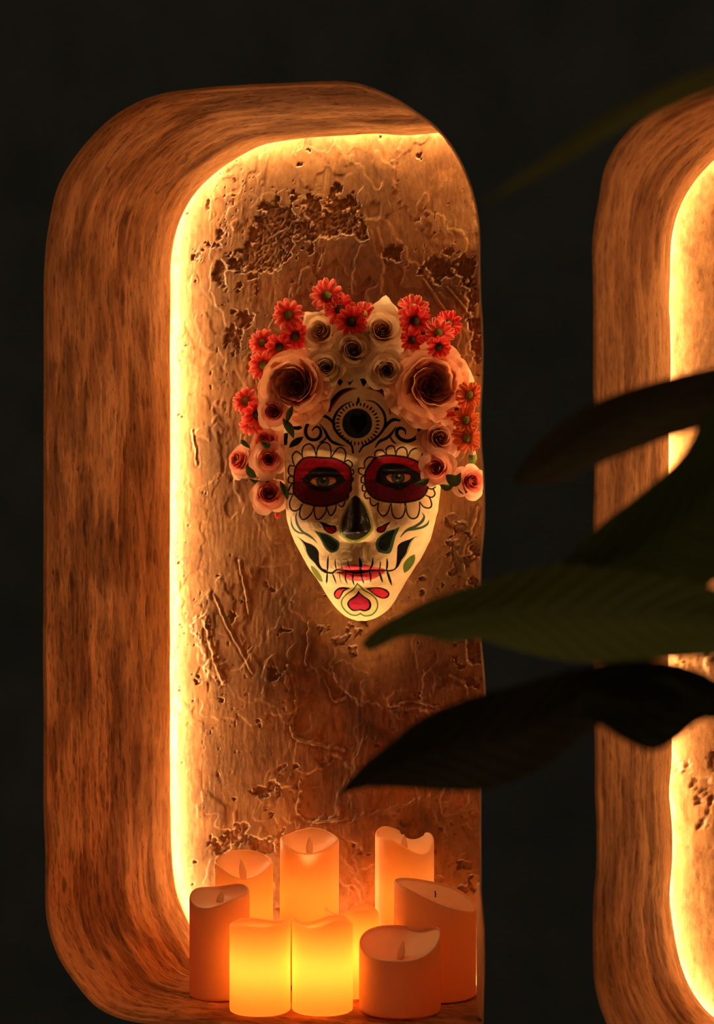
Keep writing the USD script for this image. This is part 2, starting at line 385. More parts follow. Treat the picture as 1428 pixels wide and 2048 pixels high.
for k, (fo, bo) in enumerate(OUT):
    # the reveal: a lip rounded out of the wall face, then the plastered tunnel back to the light slot
    nd = 210 if k == 0 else 120
    cen = fo.mean(0)
    Nrm = np.roll(fo, -1, 0) - np.roll(fo, 1, 0)
    Nrm = np.stack([Nrm[:, 1], -Nrm[:, 0]], 1) / np.linalg.norm(Nrm, axis=1, keepdims=True)
    s = np.concatenate([[0], np.cumsum(np.linalg.norm(np.diff(fo, axis=0), axis=1))])
    rows, ruv, tones = [], [], []
    for a in np.linspace(np.pi / 2, 0, 5)[:-1]:                          # quarter round lip
        o = fo + Nrm * LIP * math.sin(a)
        rows.append(np.stack([o[:, 0], np.full(NO, LIP * (1 - math.sin(a))), o[:, 1]], 1))
        ruv.append(np.stack([s, np.full(NO, 0.0), np.full(NO, k)], 1))
    for t in np.linspace(0, 1, nd):
        y = LIP + (DEPTH - LIP) * t
        o = fo * (1 - t) + bo * t
        q = np.stack([s * 5.0, np.full(NO, y * 45 + 7), np.full(NO, k * 3.1)], 1)
        q2 = np.stack([s * 20.0, np.full(NO, y * 90 + 7), np.full(NO, k * 3.1)], 1)
        q3 = np.stack([s * 60.0, np.full(NO, y * 190 + 7), np.full(NO, k * 3.1)], 1)
        h = 0.0048 * (fbm(q, 3, 5) - .5) + 0.0018 * (fbm(q2, 3, 9) - .5) + 0.0010 * np.maximum(fbm(q3, 2, 4) - .52, 0) * 6
        pq = np.stack([s * 11, np.full(NO, y * 55), np.full(NO, k + .5)], 1)
        f = fbm(pq + .35 * (fbm(pq * 3, 2, 8) - .5)[:, None], 4, 21)
        patch, chip = smooth01((f - .57) / .012), smooth01((.41 - f) / .012)
        h += 0.0010 * patch - 0.0011 * chip
        fl = fbm(np.stack([s * 30, np.full(NO, y * 170), np.full(NO, k * 2.)], 1), 3, 33)
        fleck = smooth01((fl - .655) / .04)
        h -= 0.0009 * fleck
        cr = np.abs(fbm(np.stack([s * 4.2, np.full(NO, y * 26), np.full(NO, k * 5.)], 1) , 3, 44) - .5)
        crack = smooth01((.0065 - cr) / .004) * smooth01((fbm(np.stack([s * 6, np.full(NO, y * 12), np.full(NO, 2.)], 1), 2, 45) - .50) / .06)
        h -= 0.0016 * crack
        blot = smooth01((fbm(np.stack([s * 7, np.full(NO, y * 22), np.full(NO, 9. + k)], 1), 3, 55) - .46) / .2)
        smooth_band = smooth01((t - .80) / .10)                            # smoother coat along the lip; its paler tone paints in glow from the slot
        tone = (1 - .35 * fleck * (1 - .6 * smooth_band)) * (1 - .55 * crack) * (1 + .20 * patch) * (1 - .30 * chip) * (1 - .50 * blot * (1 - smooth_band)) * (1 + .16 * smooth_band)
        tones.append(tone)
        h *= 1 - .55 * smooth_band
        e = min(1.0, t / .05) * min(1.0, (1 - t) / .04)
        o = o - Nrm * (h * e)[:, None]
        rows.append(np.stack([o[:, 0], np.full(NO, y), o[:, 1]], 1))
        ruv.append(np.stack([s, np.full(NO, y), np.full(NO, k)], 1))
    o = bo + Nrm * 0.004                                                 # the thin back edge of the lip
    rows.append(np.stack([o[:, 0], np.full(NO, DEPTH + .001), o[:, 1]], 1))
    ruv.append(ruv[-1])
    V, U = np.vstack(rows), np.vstack(ruv)
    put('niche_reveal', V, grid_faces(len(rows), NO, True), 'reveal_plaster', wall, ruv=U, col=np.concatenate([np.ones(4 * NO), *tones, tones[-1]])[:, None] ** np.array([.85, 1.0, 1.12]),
        label='rough orange-brown plastered side walls of the ' + ('candle-lit niche' if k == 0 else 'right-hand niche cut off by the picture edge'))
    # warm light strip on the back of the lip, facing the panel
    T = np.roll(bo, -1, 0) - np.roll(bo, 1, 0)
    Nb = np.stack([T[:, 1], -T[:, 0]], 1) / np.linalg.norm(T, axis=1, keepdims=True)
    above = bo[:, 1] > FLOOR_Z + 0.03 + (DROP if k else 0)               # none along the shelf
    first = int(np.argmax(above))
    idx = np.array([i % NO for i in range(first, first + int(above.sum()))])[::3]
    c, nb = bo[idx] + Nb[idx] * (0.0100 + 0.012 * smooth01((Nb[idx, 1:2] - .1) / .6)), Nb[idx]
    ring = []
    for dx, dy in ((-.0018, 0), (.0018, 0), (.0018, .012), (-.0018, .012)):
        q = c + nb * dx
        ring.append(np.stack([q[:, 0], np.full(len(q), DEPTH + .003 + dy), q[:, 1]], 1))
    V = np.stack(ring, 1).reshape(-1, 3)
    put('light_strip', V, grid_faces(len(c), 4, True), 'led', wall, nrm=None, label='hidden warm light strip behind the niche lip')


# ------------------------------------------------------------------ the trowelled panels at the back of the niches
def soft_poly(P, pts, soft):
    """About 1 inside the outline (in picture units), 0 outside."""
    g = Polygon(pts).buffer(0)
    b = g.bounds
    out = np.zeros(len(P))
    i = np.nonzero((P[:, 0] > b[0] - 3 * soft) & (P[:, 0] < b[2] + 3 * soft) & (P[:, 1] > b[1] - 3 * soft) & (P[:, 1] < b[3] + 3 * soft))[0]
    if len(i):
        q = shapely.points(P[i])
        d = shapely.distance(shapely.boundary(g), q) * np.where(shapely.contains_xy(g, P[i, 0], P[i, 1]), 1, -1)
        out[i] = np.clip(.5 + d / (2 * soft), 0, 1)
    return out


CRAGS = [([(500, 470), (530, 425), (575, 395), (620, 385), (670, 380), (728, 400), (726, 462), (760, 488), (830, 515), (900, 500), (958, 505), (960, 560), (900, 565), (862, 548), (835, 552), (800, 532), (755, 512), (735, 478), (700, 470), (640, 478), (590, 500), (560, 540), (500, 545)], 1.0),
         ([(385, 505), (440, 480), (520, 530), (505, 585), (520, 640), (470, 700), (430, 690), (450, 620), (405, 575)], .7),
         ([(880, 1020), (965, 1000), (965, 1130), (875, 1205), (905, 1090)], .6),
         ([(490, 1560), (560, 1540), (590, 1580), (540, 1640), (500, 1600)], .45),
         ([(415, 1700), (470, 1640), (520, 1680), (560, 1650), (565, 1700), (440, 1735)], .7),
         ([(895, 1265), (965, 1255), (965, 1410), (900, 1330)], .6),
         ([(930, 540), (965, 560), (962, 720), (935, 690)], .8),
         ([(620, 1240), (740, 1235), (720, 1330), (690, 1300), (640, 1310)], .35),
         ([(860, 1760), (960, 1700), (962, 1850), (900, 1860)], .5)]
SLABS = [([(575, 1325), (660, 1345), (700, 1400), (775, 1415), (880, 1418), (960, 1430), (960, 1560), (700, 1640), (603, 1638), (600, 1560), (690, 1500), (590, 1475)], -.9),
         ([(380, 1235), (412, 1232), (440, 1330), (448, 1370), (420, 1350)], 1.3),
         ([(345, 700), (470, 690), (520, 760), (480, 900), (400, 980), (345, 960)], -.5),
         ([(600, 1050), (560, 1240), (480, 1330), (500, 1180), (560, 1060)], -.5),
         ([(800, 260), (930, 280), (960, 470), (850, 470), (790, 380)], .5)]
RIDGES = [[(428, 1190), (460, 1260), (505, 1345)], [(410, 1240), (425, 1300), (446, 1368)], [(575, 1330), (592, 1400), (585, 1470), (640, 1490), (690, 1500)],
          [(780, 1412), (830, 1402), (880, 1416)], [(650, 1358), (668, 1402), (692, 1393)], [(600, 1560), (603, 1636), (700, 1640)], [(848, 560), (905, 642)],
          [(895, 575), (950, 640)], [(945, 560), (941, 640), (950, 700)], [(955, 1015), (940, 1070), (925, 1110)], [(900, 1350), (930, 1370), (945, 1420)],
          [(600, 1640), (596, 1700), (588, 1760)], [(480, 1120), (500, 1230)], [(620, 1240), (612, 1330)], [(905, 700), (935, 760)], [(385, 860), (395, 930)]]
SCRAPES = [[(862, 345), (912, 338), (905, 350), (870, 385), (845, 425), (835, 430), (858, 385), (880, 355), (850, 352)], [(585, 285), (605, 290), (600, 305), (588, 300)],
           [(395, 1236), (410, 1234), (446, 1368), (425, 1345), (400, 1290)], [(390, 720), (398, 760), (392, 780), (386, 745)]]


def panel(k, step, x_min, x_max):
    x0, z0 = (0.0, ZO) if k == 0 else (PITCH, ZO + DROP)
    xs, zs = np.arange(x0 + x_min, x0 + x_max, step), np.arange(z0 + 0.615, z0 - 0.60, -step)
    Xg, Zg = np.meshgrid(xs, zs)
    x, z = Xg.ravel(), Zg.ravel()
    n = len(x)
    V = np.stack([x, np.full(n, PANEL_Y), z], 1)
    P = pix(V)
    q = np.stack([x, z, np.full(n, 0.7 * k)], 1)
    warp = np.stack([noise(q * 60, 3) - .5, noise(q * 60, 4) - .5, np.zeros(n)], 1) * 0.012
    wp = (noise(q * 150, 31) - .5)[:, None] * 16 + (noise(q * 420, 32) - .5)[:, None] * 9
    PP = P + np.hstack([wp, np.roll(wp, 977, 0)])
    h = 0.0030 * (fbm(q * [7, 5, 1], 2, 1) - .5)
    h += 0.0004 * (fbm(q * [110, 24, 1], 3, 2) - .5)                      # trowel strokes, mostly upright
    h += 0.0004 * (fbm(q * [380, 80, 1], 2, 6) - .5)
    for j, (thr, sc, amp) in enumerate(((.57, 11, .0007), (.61, 17, .0006), (.47, 8, .0004))):
        f = fbm((q + warp) * [sc * 1.4, sc, 1], 4, 11 + j)
        h += amp * smooth01((f - thr) / .012)
    crag = np.zeros(n)
    if k == 0:
        for pts, a in CRAGS:
            crag = np.maximum(crag, a * soft_poly(PP, pts, 16))
        for pts, a in SLABS:
            h += a * 0.0011 * smooth01(soft_poly(PP, pts, 2.2))
        for pts in RIDGES:
            line = LineString(spline(pts, 6))
            b = line.bounds
            i = np.nonzero((P[:, 0] > b[0] - 12) & (P[:, 0] < b[2] + 12) & (P[:, 1] > b[1] - 12) & (P[:, 1] < b[3] + 12))[0]
            d = shapely.distance(line, shapely.points(P[i] + wp[i] * .3))
            h[i] += 0.0010 * np.exp(-(d / 1.8) ** 2) - 0.0006 * np.exp(-((d - 4) / 2.5) ** 2)
    else:
        crag = smooth01((fbm(q * [9, 7, 1], 3, 77) - .66) / .05) * .7
    g = fbm((q + warp * .6) * [52, 60, 1], 5, 51)
    edge = crag * 1.2 + (g - .5) * 2.6 - .72
    bite = smooth01(edge / .05)
    rim = np.exp(-((edge + .02) / .06) ** 2) * smooth01((crag - .1) / .2)
    grain = smooth01((noise(q * [430, 400, 1], 62) - .55) / .25)
    h += bite * (-0.0021 + 0.0016 * (fbm(q * [230, 200, 1], 3, 41) - .5) - 0.0012 * grain) + rim * (.0004 - 0.0016 * smooth01((noise(q * [300, 280, 1], 63) - .66) / .12))
    under = bite * .15
    pits = smooth01((noise(q * [330, 260, 1], 71) - .90) / .05) * smooth01((fbm(q * 10, 3, 72) - .50) / .1)
    h -= 0.0016 * pits * (1 - bite)
    h[np.abs(z - z0) > .60] *= 0
    V[:, 1] -= h
    col = np.ones((n, 3))
    stain = 1 - 0.38 * smooth01((fbm((q + warp) * [6, 7, 1], 4, 81) - .50) / .16)
    col *= stain[:, None] ** np.array([.75, 1.0, 1.2])
    f = fbm((q + warp * 1.5) * [17, 14, 1], 5, 85)
    col *= (1 + .16 * smooth01((f - .56) / .02) - .20 * smooth01((.43 - f) / .02))[:, None]   # later patches of paler and browner plaster
    col *= 1 - under[:, None] * np.array([.75, .9, 1.0])                 # the browner coat laid bare where the top coat broke away
    if k == 0:
        for pts in SCRAPES:
            col += soft_poly(PP, pts, 3)[:, None] * np.array([.30, .32, .34]) * (.5 + noise(q * 600, 91))[:, None]
        # a darker brown wash under and below the broken patch
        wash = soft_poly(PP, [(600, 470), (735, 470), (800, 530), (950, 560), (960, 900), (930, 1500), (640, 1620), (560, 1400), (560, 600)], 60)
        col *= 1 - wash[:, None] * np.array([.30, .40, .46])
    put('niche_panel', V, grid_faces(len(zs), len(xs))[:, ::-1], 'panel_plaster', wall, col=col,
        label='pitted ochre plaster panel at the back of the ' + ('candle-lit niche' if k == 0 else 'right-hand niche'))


panel(0, 0.00135, -0.335, 0.335)
panel(1, 0.0030, -0.335, 0.335)

put('floor', np.array([[X0, -4.5, 0], [X1, -4.5, 0], [X1, 0.4, 0], [X0, 0.4, 0]]), np.array([[0, 1, 2, 3]]), 'floor_tile', kind='structure', label='dark tiled floor of the room below the niches')

# ------------------------------------------------------------------ the painted mask
MASK_A = math.radians(8)
MN = np.array([math.sin(MASK_A), -math.cos(MASK_A), 0])      # the way the mask faces
MO = aty([(724, 1000)], 0.333)[0]
EDGE = np.array([(668, 672, 778), (674, 648, 800), (684, 626, 822), (700, 606, 842), (725, 588, 860), (770, 574, 876), (820, 567, 885), (870, 567, 886), (920, 568, 884), (960, 568, 882), (990, 569, 880), (1020, 571, 876), (1045, 575, 871),
                 (1070, 583, 864), (1085, 589, 859), (1105, 600, 849), (1120, 608, 840), (1140, 620, 827), (1160, 635, 814), (1180, 647, 803), (1200, 660, 791), (1215, 671, 780), (1225, 681, 770), (1232, 690, 760), (1237, 699, 751), (1240, 707, 742), (1242, 717, 731)], float)


def gauss(P, x, y, sx, sy=None, rot=0):
    dx, dy = P[:, 0] - x, P[:, 1] - y
    c, s = math.cos(math.radians(rot)), math.sin(math.radians(rot))
    a, b = dx * c + dy * s, -dx * s + dy * c
    return np.exp(-(a / sx) ** 2 - (b / (sy or sx)) ** 2)


def mask_height(P):
    """Relief of the mask above its rim plane, in metres, at picture points."""
    y = P[:, 1]
    l, r = np.interp(y, EDGE[:, 0], EDGE[:, 1]), np.interp(y, EDGE[:, 0], EDGE[:, 2])
    u = np.clip((P[:, 0] - (l + r) / 2) / ((r - l) / 2), -1, 1)
    A = np.interp(y, [668, 740, 800, 860, 900, 950, 1050, 1120, 1170, 1210, 1230, 1242], [.012, .034, .047, .056, .059, .058, .056, .053, .047, .034, .022, .006])
    h = A * (1 - np.abs(u) ** 2.3) ** .62
    h += .0060 * gauss(P, 672, 906, 28, 13, 10) + .0050 * gauss(P, 620, 900, 30, 13, -16) + .0065 * gauss(P, 765, 902, 30, 14, -14) + .0055 * gauss(P, 815, 888, 32, 14, 6) + .0040 * gauss(P, 718, 914, 20, 14)   # brow
    h -= .0105 * gauss(P, 650, 968, 50, 38) + .0105 * gauss(P, 794, 964, 50, 38)                                              # eye sockets
    h += .0060 * gauss(P, 649, 962, 30, 17) + .0060 * gauss(P, 796, 955, 30, 17)                                              # eyeballs
    h += .0018 * (gauss(P, 649, 943, 34, 5) + gauss(P, 796, 937, 34, 5)) - .0012 * (gauss(P, 649, 949, 30, 3) + gauss(P, 796, 943, 30, 3))
    t = np.clip((y - 915) / 150, 0, 1)                                                                                        # nose
    wid = 11 + 15 * t ** 1.5
    nose = np.exp(-np.abs((P[:, 0] - 713) / wid) ** 2.4) * (.004 + .021 * t ** 1.1) * smooth01((y - 905) / 40) * (1 - smooth01((y - 1062) / 24))
    h += nose + .004 * (gauss(P, 692, 1064, 11, 11) + gauss(P, 736, 1062, 11, 11))
    h += .0080 * gauss(P, 622, 1056, 46, 32, 20) + .0080 * gauss(P, 818, 1052, 46, 32, -20)                                   # cheekbones
    h -= .0040 * gauss(P, 628, 1112, 26, 40, -25) + .0040 * gauss(P, 806, 1108, 26, 40, 25)
    h += .0070 * gauss(P, 716, 1135, 46, 38)                                                                                   # mouth
    h += .0032 * gauss(P, 716, 1133, 36, 6) + .0042 * gauss(P, 718, 1154, 30, 7) - .0042 * gauss(P, 718, 1143, 44, 3)
    h -= .0022 * gauss(P, 713, 1108, 5, 16) - .0014 * (gauss(P, 702, 1108, 5, 16) + gauss(P, 724, 1108, 5, 16))
    h -= .0030 * gauss(P, 718, 1173, 34, 9)
    h += .0065 * gauss(P, 720, 1205, 36, 26)                                                                                  # chin
    q = np.stack([P[:, 0] / 17, P[:, 1] / 17, 0 * y], 1)
    return h + .0009 * (fbm(q, 3, 7) - .5) + .0011 * (fbm(q * [.4, .4, 1], 2, 8) - .5)


def mask_point(P):
    d = rays(P)
    t = (mask_height(P) + (MO - CAM) @ MN) / (d @ MN)
    return CAM + d * t[:, None]


KBLACK, KRED, KRED_SHADE, KLIP, KGREEN, KOLIVE = (.010, .009, .010), (.30, .006, .016), (.11, .003, .012), (.78, .07, .10), (.045, .085, .05), (.21, .26, .03)
ZN = {'A': (560, 740, 4.3273), 'B': (560, 880, 8.4), 'C': (715, 880, 8.16), 'D': (560, 1010, 8.4), 'E': (715, 1010, 8.16), 'F': (620, 1100, 6.8), 'P': (0, 0, 1)}


def Z(zone, pts):
    x, y, s = ZN[zone]
    return np.asarray(pts, float) / s + [x, y]


PAINT = []                                       # (shape, colour) from the bottom layer up


def fill(zone, pts, colour, corners=True):
    P = spline(Z(zone, pts), 5, True)
    PAINT.append((Polygon(P).buffer(0), colour))
    return PAINT[-1][0]


def stroke(zone, pts, w, colour=KBLACK, taper=(0.45, 0.45), closed=False):
    """A brush stroke; w in the zone's own units, thinned towards its ends."""
    P = spline(Z(zone, pts), 6, closed)
    w = w / ZN[zone][2]
    if closed:
        PAINT.append((LineString(np.vstack([P, P[:1]])).buffer(w / 2), colour))
        return
    n = len(P)
    t = np.linspace(0, 1, n)
    ww = w * np.minimum(1, np.minimum(taper[0] + (1 - taper[0]) * t / .3, taper[1] + (1 - taper[1]) * (1 - t) / .3))
    PAINT.append((shapely.union_all([LineString(P[i:i + 2]).buffer((ww[i] + ww[i + 1]) / 4) for i in range(n - 1)]), colour))


# forehead: medallion, scrolls, leaves, arch and diamonds
PAINT.append((Point(*Z('A', [(668, 462)])[0]).buffer(130 / 4.3273), (.030, .040, .030)))
medallion = PAINT[-1][0]
fill('A', [(668, 560), (660, 540), (610, 480), (605, 420), (640, 385), (680, 395), (720, 380), (755, 415), (745, 480), (700, 530)], KBLACK)
for i in range(34):
    a = 2 * math.pi * i / 34 + .05
    c, s = math.cos(a), math.sin(a)
    r0, r1 = (158, 186) if i % 2 else (160, 180)
    stroke('A', [(672 + r0 * c * 1.02, 466 + r0 * s), (672 + (r0 + r1) / 2 * c * 1.02, 466 + (r0 + r1) / 2 * s), (672 + r1 * c * 1.02, 466 + r1 * s)], 15, taper=(.7, .7))
stroke('A', [(620, 275), (560, 300), (500, 355), (465, 430), (470, 500), (510, 560), (570, 610), (620, 655), (632, 715)], 24, taper=(.3, .8))
stroke('A', [(750, 262), (820, 280), (880, 340), (910, 410), (905, 490), (860, 560), (790, 620), (720, 660), (685, 710)], 23, taper=(.3, .6))
stroke('A', [(470, 470), (430, 425), (380, 398), (320, 402), (260, 442), (226, 500), (226, 560), (260, 598), (310, 603), (346, 575), (354, 530), (335, 496), (305, 495), (278, 522)], 30, taper=(.8, .4))
stroke('A', [(345, 470), (385, 520), (410, 570), (450, 620), (510, 645), (562, 657)], 27, (.014, .02, .014), (.3, .2))
stroke('A', [(410, 575), (375, 612), (335, 630)], 18, (.014, .02, .014), (.8, .2))
stroke('A', [(905, 500), (945, 452), (985, 430), (1035, 436)], 30, taper=(.8, .6))
stroke('A', [(1195, 470), (1205, 540), (1170, 590), (1110, 615), (1050, 600), (1012, 560), (1016, 515), (1050, 503), (1080, 522), (1086, 555)], 33, taper=(.9, .3))
stroke('A', [(1000, 495), (965, 550), (920, 590), (860, 620), (825, 668)], 27, (.02, .03, .018), (.3, .4))
stroke('A', [(955, 580), (975, 615), (1005, 637)], 18, (.02, .03, .018), (.8, .3))
fill('A', [(105, 495), (140, 475), (180, 488), (192, 502), (160, 520), (125, 516)], KBLACK)
fill('A', [(75, 675), (75, 675), (95, 625), (140, 588), (205, 575), (205, 575), (180, 625), (130, 660)], (.012, .018, .012))
fill('A', [(12, 640), (20, 580), (40, 548), (70, 550), (66, 600), (58, 650)], KBLACK)
fill('A', [(1225, 515), (1260, 498), (1282, 505), (1255, 528)], KBLACK)
fill('A', [(408, 350), (440, 260), (500, 190), (570, 158), (650, 152), (650, 152), (560, 190), (500, 245), (455, 305), (440, 358)], KBLACK)
fill('A', [(820, 155), (880, 155), (935, 190), (968, 235), (968, 335), (940, 262), (900, 208), (850, 178)], KBLACK)
stroke('A', [(425, 358), (470, 288), (530, 217), (600, 176), (665, 158)], 15, (.30, .01, .03), (.8, .4))
stroke('A', [(755, 160), (840, 178), (900, 222), (938, 292), (955, 380)], 17, (.30, .01, .03), (.4, .8))
for pts in ([(480, 95), (515, 66), (546, 98), (520, 142)], [(583, 97), (605, 105), (640, 85), (600, 137)], [(690, 78), (725, 72), (756, 102), (720, 148)], [(765, 150), (800, 136), (806, 166)], [(430, 150), (460, 150), (470, 170), (450, 200)]):
    PAINT.append((Polygon(Z('A', pts)), KBLACK))
fill('A', [(668, 287), (667, 255), (680, 233), (691, 260), (684, 287)], KBLACK)
# left eye
PETALS = {'B': [[(250, 450), (215, 350), (210, 260), (270, 195), (340, 230), (385, 300)], [(380, 295), (370, 200), (400, 110), (480, 65), (550, 100), (590, 190), (605, 285)], [(615, 290), (620, 190), (660, 90), (750, 40), (830, 80), (855, 180), (855, 285)],
                [(870, 280), (920, 200), (980, 135), (1060, 140), (1105, 230), (1085, 365)], [(1100, 360), (1150, 340), (1210, 390), (1210, 440), (1165, 480)], [(1170, 490), (1220, 500), (1240, 550), (1195, 600)], [(1195, 610), (1230, 660), (1190, 720)],
                [(1190, 740), (1200, 830), (1160, 890)], [(1150, 900), (1150, 960), (1110, 1015)], [(1085, 1000), (1080, 1070), (1035, 1125), (975, 1080)], [(945, 1070), (930, 1170), (860, 1270), (810, 1210), (785, 1110)],
                [(780, 1110), (760, 1220), (680, 1320), (620, 1330), (580, 1250), (580, 1120)], [(570, 1120), (530, 1230), (440, 1320), (370, 1330), (330, 1260), (340, 1170), (380, 1075)], [(370, 1080), (310, 1170), (230, 1190), (175, 1140), (165, 1040), (215, 920)],
                [(215, 905), (145, 900), (140, 850), (190, 750), (220, 735)], [(215, 725), (145, 710), (140, 650), (160, 615), (225, 625)], [(225, 600), (160, 580), (140, 500), (170, 430), (250, 445)]],
          'C': [[(120, 460), (110, 370), (160, 295), (220, 275), (290, 295)], [(285, 290), (290, 200), (360, 160), (420, 180), (475, 250)], [(475, 240), (470, 150), (530, 95), (600, 120), (620, 240)], [(625, 245), (650, 160), (730, 115), (800, 160), (815, 275)],
                [(825, 270), (870, 180), (950, 135), (1040, 150), (1060, 220), (1000, 355)], [(1050, 300), (1130, 300), (1160, 400), (1100, 470)], [(115, 460), (25, 465), (30, 540), (110, 580)], [(110, 590), (65, 610), (65, 690), (110, 700)], [(115, 710), (80, 760), (85, 830), (140, 830)],
                [(140, 840), (110, 890), (140, 950), (205, 945)], [(205, 945), (215, 1040), (270, 1075), (340, 1025)], [(340, 1025), (335, 1150), (410, 1240), (490, 1190), (540, 1040)], [(550, 1040), (565, 1190), (620, 1275), (720, 1265), (775, 1150), (770, 1030)],
                [(785, 1040), (810, 1200), (880, 1280), (970, 1260), (1010, 1150), (1015, 1010)], [(1015, 1010), (1080, 1090), (1170, 1110), (1210, 1060), (1180, 950), (1110, 890)], [(1110, 900), (1210, 935), (1265, 880), (1230, 800), (1165, 790)], [(1165, 790), (1220, 800), (1275, 765)]]}
for zone in 'BC':
    for p in PETALS[zone]:
        PAINT.append((Polygon(spline(Z(zone, p), 5, True)).buffer(0), (.80, .52, .26)))
        stroke(zone, p, 27 if zone == 'B' else 26, taper=(.8, .8))


def eye(zone, patch, lid, white, iris, lights):
    g = fill(zone, patch, KRED_SHADE)  # darker red left on the lower half is shade painted in
    c = g.centroid
    PAINT.append((g.intersection(Polygon([(c.x - 90, c.y - 90), (c.x + 90, c.y - 90), (c.x + 90, c.y - 4), (c.x - 90, c.y + 1)])), KRED))
    PAINT.append((g.boundary.buffer(1.9), KBLACK))
    e = fill(zone, lid, KBLACK)
    w = fill(zone, white, (.40, .13, .055))
    q, s = Z(zone, [iris])[0], ZN[zone][2]
    PAINT.append((w.difference(Point(*q).buffer(112 / s)).intersection(Polygon([(q[0] - 90, q[1] - 20), (q[0] + 90, q[1] - 20), (q[0] + 90, q[1] - 3), (q[0] - 90, q[1] - 3)])), (.50, .05, .05)))
    PAINT.append((Point(*q).buffer(112 / s), (.020, .021, .020)))
    PAINT.append((Point(*q).buffer(88 / s), (.035, .042, .030)))
    PAINT.append((Point(*q).buffer(44 / s), KBLACK))
    for x, y, r in lights:
        PAINT.append((Point(*Z(zone, [(x, y)])[0]).buffer(r / s), (.55, .28, .12)))
    stroke(zone, [white[i] for i in range(6)], 20)
    return g, e


eye_l = eye('B', [(260, 470), (300, 400), (380, 320), (480, 290), (600, 290), (760, 300), (880, 305), (990, 340), (1090, 390), (1160, 450), (1190, 530), (1200, 650), (1185, 780), (1150, 900), (1090, 990), (980, 1050), (860, 1090), (740, 1110), (600, 1105), (480, 1075), (380, 1040), (300, 970), (235, 900), (225, 800), (235, 640), (245, 540)],
            [(280, 625), (280, 625), (370, 640), (440, 590), (520, 510), (620, 460), (740, 450), (880, 470), (970, 520), (1040, 590), (1110, 680), (1060, 720), (980, 770), (890, 830), (760, 870), (640, 860), (540, 820), (450, 760), (370, 670)],
            [(510, 690), (540, 650), (600, 625), (700, 605), (800, 610), (880, 625), (925, 650), (940, 700), (880, 740), (800, 765), (680, 780), (600, 765), (540, 730)], (720, 690), [(745, 650, 17)])
eye_r = eye('C', [(165, 450), (270, 310), (370, 270), (470, 250), (600, 255), (800, 285), (950, 340), (1040, 400), (1110, 500), (1160, 640), (1160, 720), (1130, 830), (1080, 910), (1000, 970), (880, 1000), (740, 1020), (580, 1015), (430, 1000), (300, 960), (220, 910), (160, 830), (125, 730), (120, 620), (130, 530)],
            [(290, 680), (300, 580), (350, 460), (430, 390), (560, 375), (700, 395), (830, 440), (950, 500), (1060, 580), (1090, 640), (1000, 680), (900, 720), (800, 770), (680, 825), (560, 790), (430, 740), (340, 700)],
            [(465, 600), (500, 565), (550, 550), (660, 540), (780, 550), (840, 565), (865, 600), (850, 640), (790, 680), (700, 700), (600, 700), (520, 670)], (660, 610), [(680, 580, 19), (655, 657, 12)])
# nose
nose_shape = fill('P', [(711, 990.5), (711, 990.5), (722, 998), (731, 1012), (739.5, 1033), (744, 1052), (743, 1060), (735.8, 1070), (722.4, 1079), (708.8, 1082.6), (694.5, 1079), (683, 1070), (681.4, 1061), (683.8, 1038), (694.5, 1014), (702.9, 996.7)], (.010, .006, .005))
stroke('P', [(703, 996.7), (694.5, 1014), (684, 1038), (681.4, 1061), (683, 1070), (694.5, 1079), (708.8, 1082.6), (722.4, 1079), (735.8, 1070), (743, 1060), (744, 1052), (739.5, 1033), (731, 1012), (722, 999)], 4.6, KOLIVE, (.7, .7))
# cheeks
fill('D', [(640, 272), (640, 272), (730, 292), (840, 335), (920, 345), (952, 390), (938, 452), (870, 487), (800, 467), (740, 412), (700, 332)], KBLACK)
fill('D', [(748, 350), (748, 350), (800, 375), (880, 368), (930, 405), (918, 455), (860, 470), (805, 452), (770, 408)], KRED)
fill('D', [(575, 428), (575, 428), (680, 455), (800, 490), (920, 560), (990, 620), (1000, 690), (970, 760), (900, 800), (840, 797), (770, 740), (720, 660), (670, 560), (620, 490)], KGREEN)
fill('D', [(672, 482), (672, 482), (780, 510), (880, 570), (950, 630), (965, 700), (920, 760), (860, 765), (800, 720), (740, 640), (690, 540)], (.012, .016, .014))
stroke('D', [(278, 120), (268, 220), (300, 340), (380, 450), (480, 510), (560, 570), (625, 638)], 44, KGREEN, (.15, .2))
stroke('D', [(180, 175), (195, 320), (240, 410), (310, 460), (380, 480)], 32, KGREEN, (.1, .7))
fill('D', [(262, 520), (262, 520), (340, 560), (430, 620), (530, 660), (610, 720), (650, 790), (656, 880), (665, 980), (710, 1060), (780, 1090), (780, 1150), (700, 1110), (630, 1040), (570, 960), (500, 890), (450, 800), (420, 690), (360, 600)], KBLACK)
stroke('D', [(320, 555), (385, 640), (430, 760), (490, 880), (575, 970)], 15, KOLIVE)
leafs = [fill('D', [(515, 1018), (515, 1018), (565, 1035), (640, 1110), (700, 1210), (720, 1295), (720, 1295), (650, 1268), (580, 1180), (530, 1090)], (.16, .21, .03))]
fill('E', [(548, 274), (548, 274), (480, 290), (400, 335), (330, 368), (305, 410), (330, 442), (390, 457), (450, 422), (485, 350)], KBLACK)
fill('E', [(500, 298), (500, 298), (430, 342), (345, 382), (335, 415), (370, 440), (420, 420), (455, 360)], KRED)
fill('E', [(692, 348), (692, 348), (610, 390), (500, 420), (400, 480), (320, 560), (295, 640), (310, 720), (360, 775), (490, 797), (550, 760), (590, 640), (620, 520), (660, 430)], KGREEN)
fill('E', [(605, 405), (500, 450), (420, 500), (350, 590), (345, 680), (380, 730), (460, 750), (520, 690), (550, 590), (580, 500)], (.012, .016, .014))
stroke('E', [(1050, 120), (1088, 185), (1050, 270), (950, 345), (850, 390), (770, 440), (705, 520)], 48, KGREEN, (.1, .3))
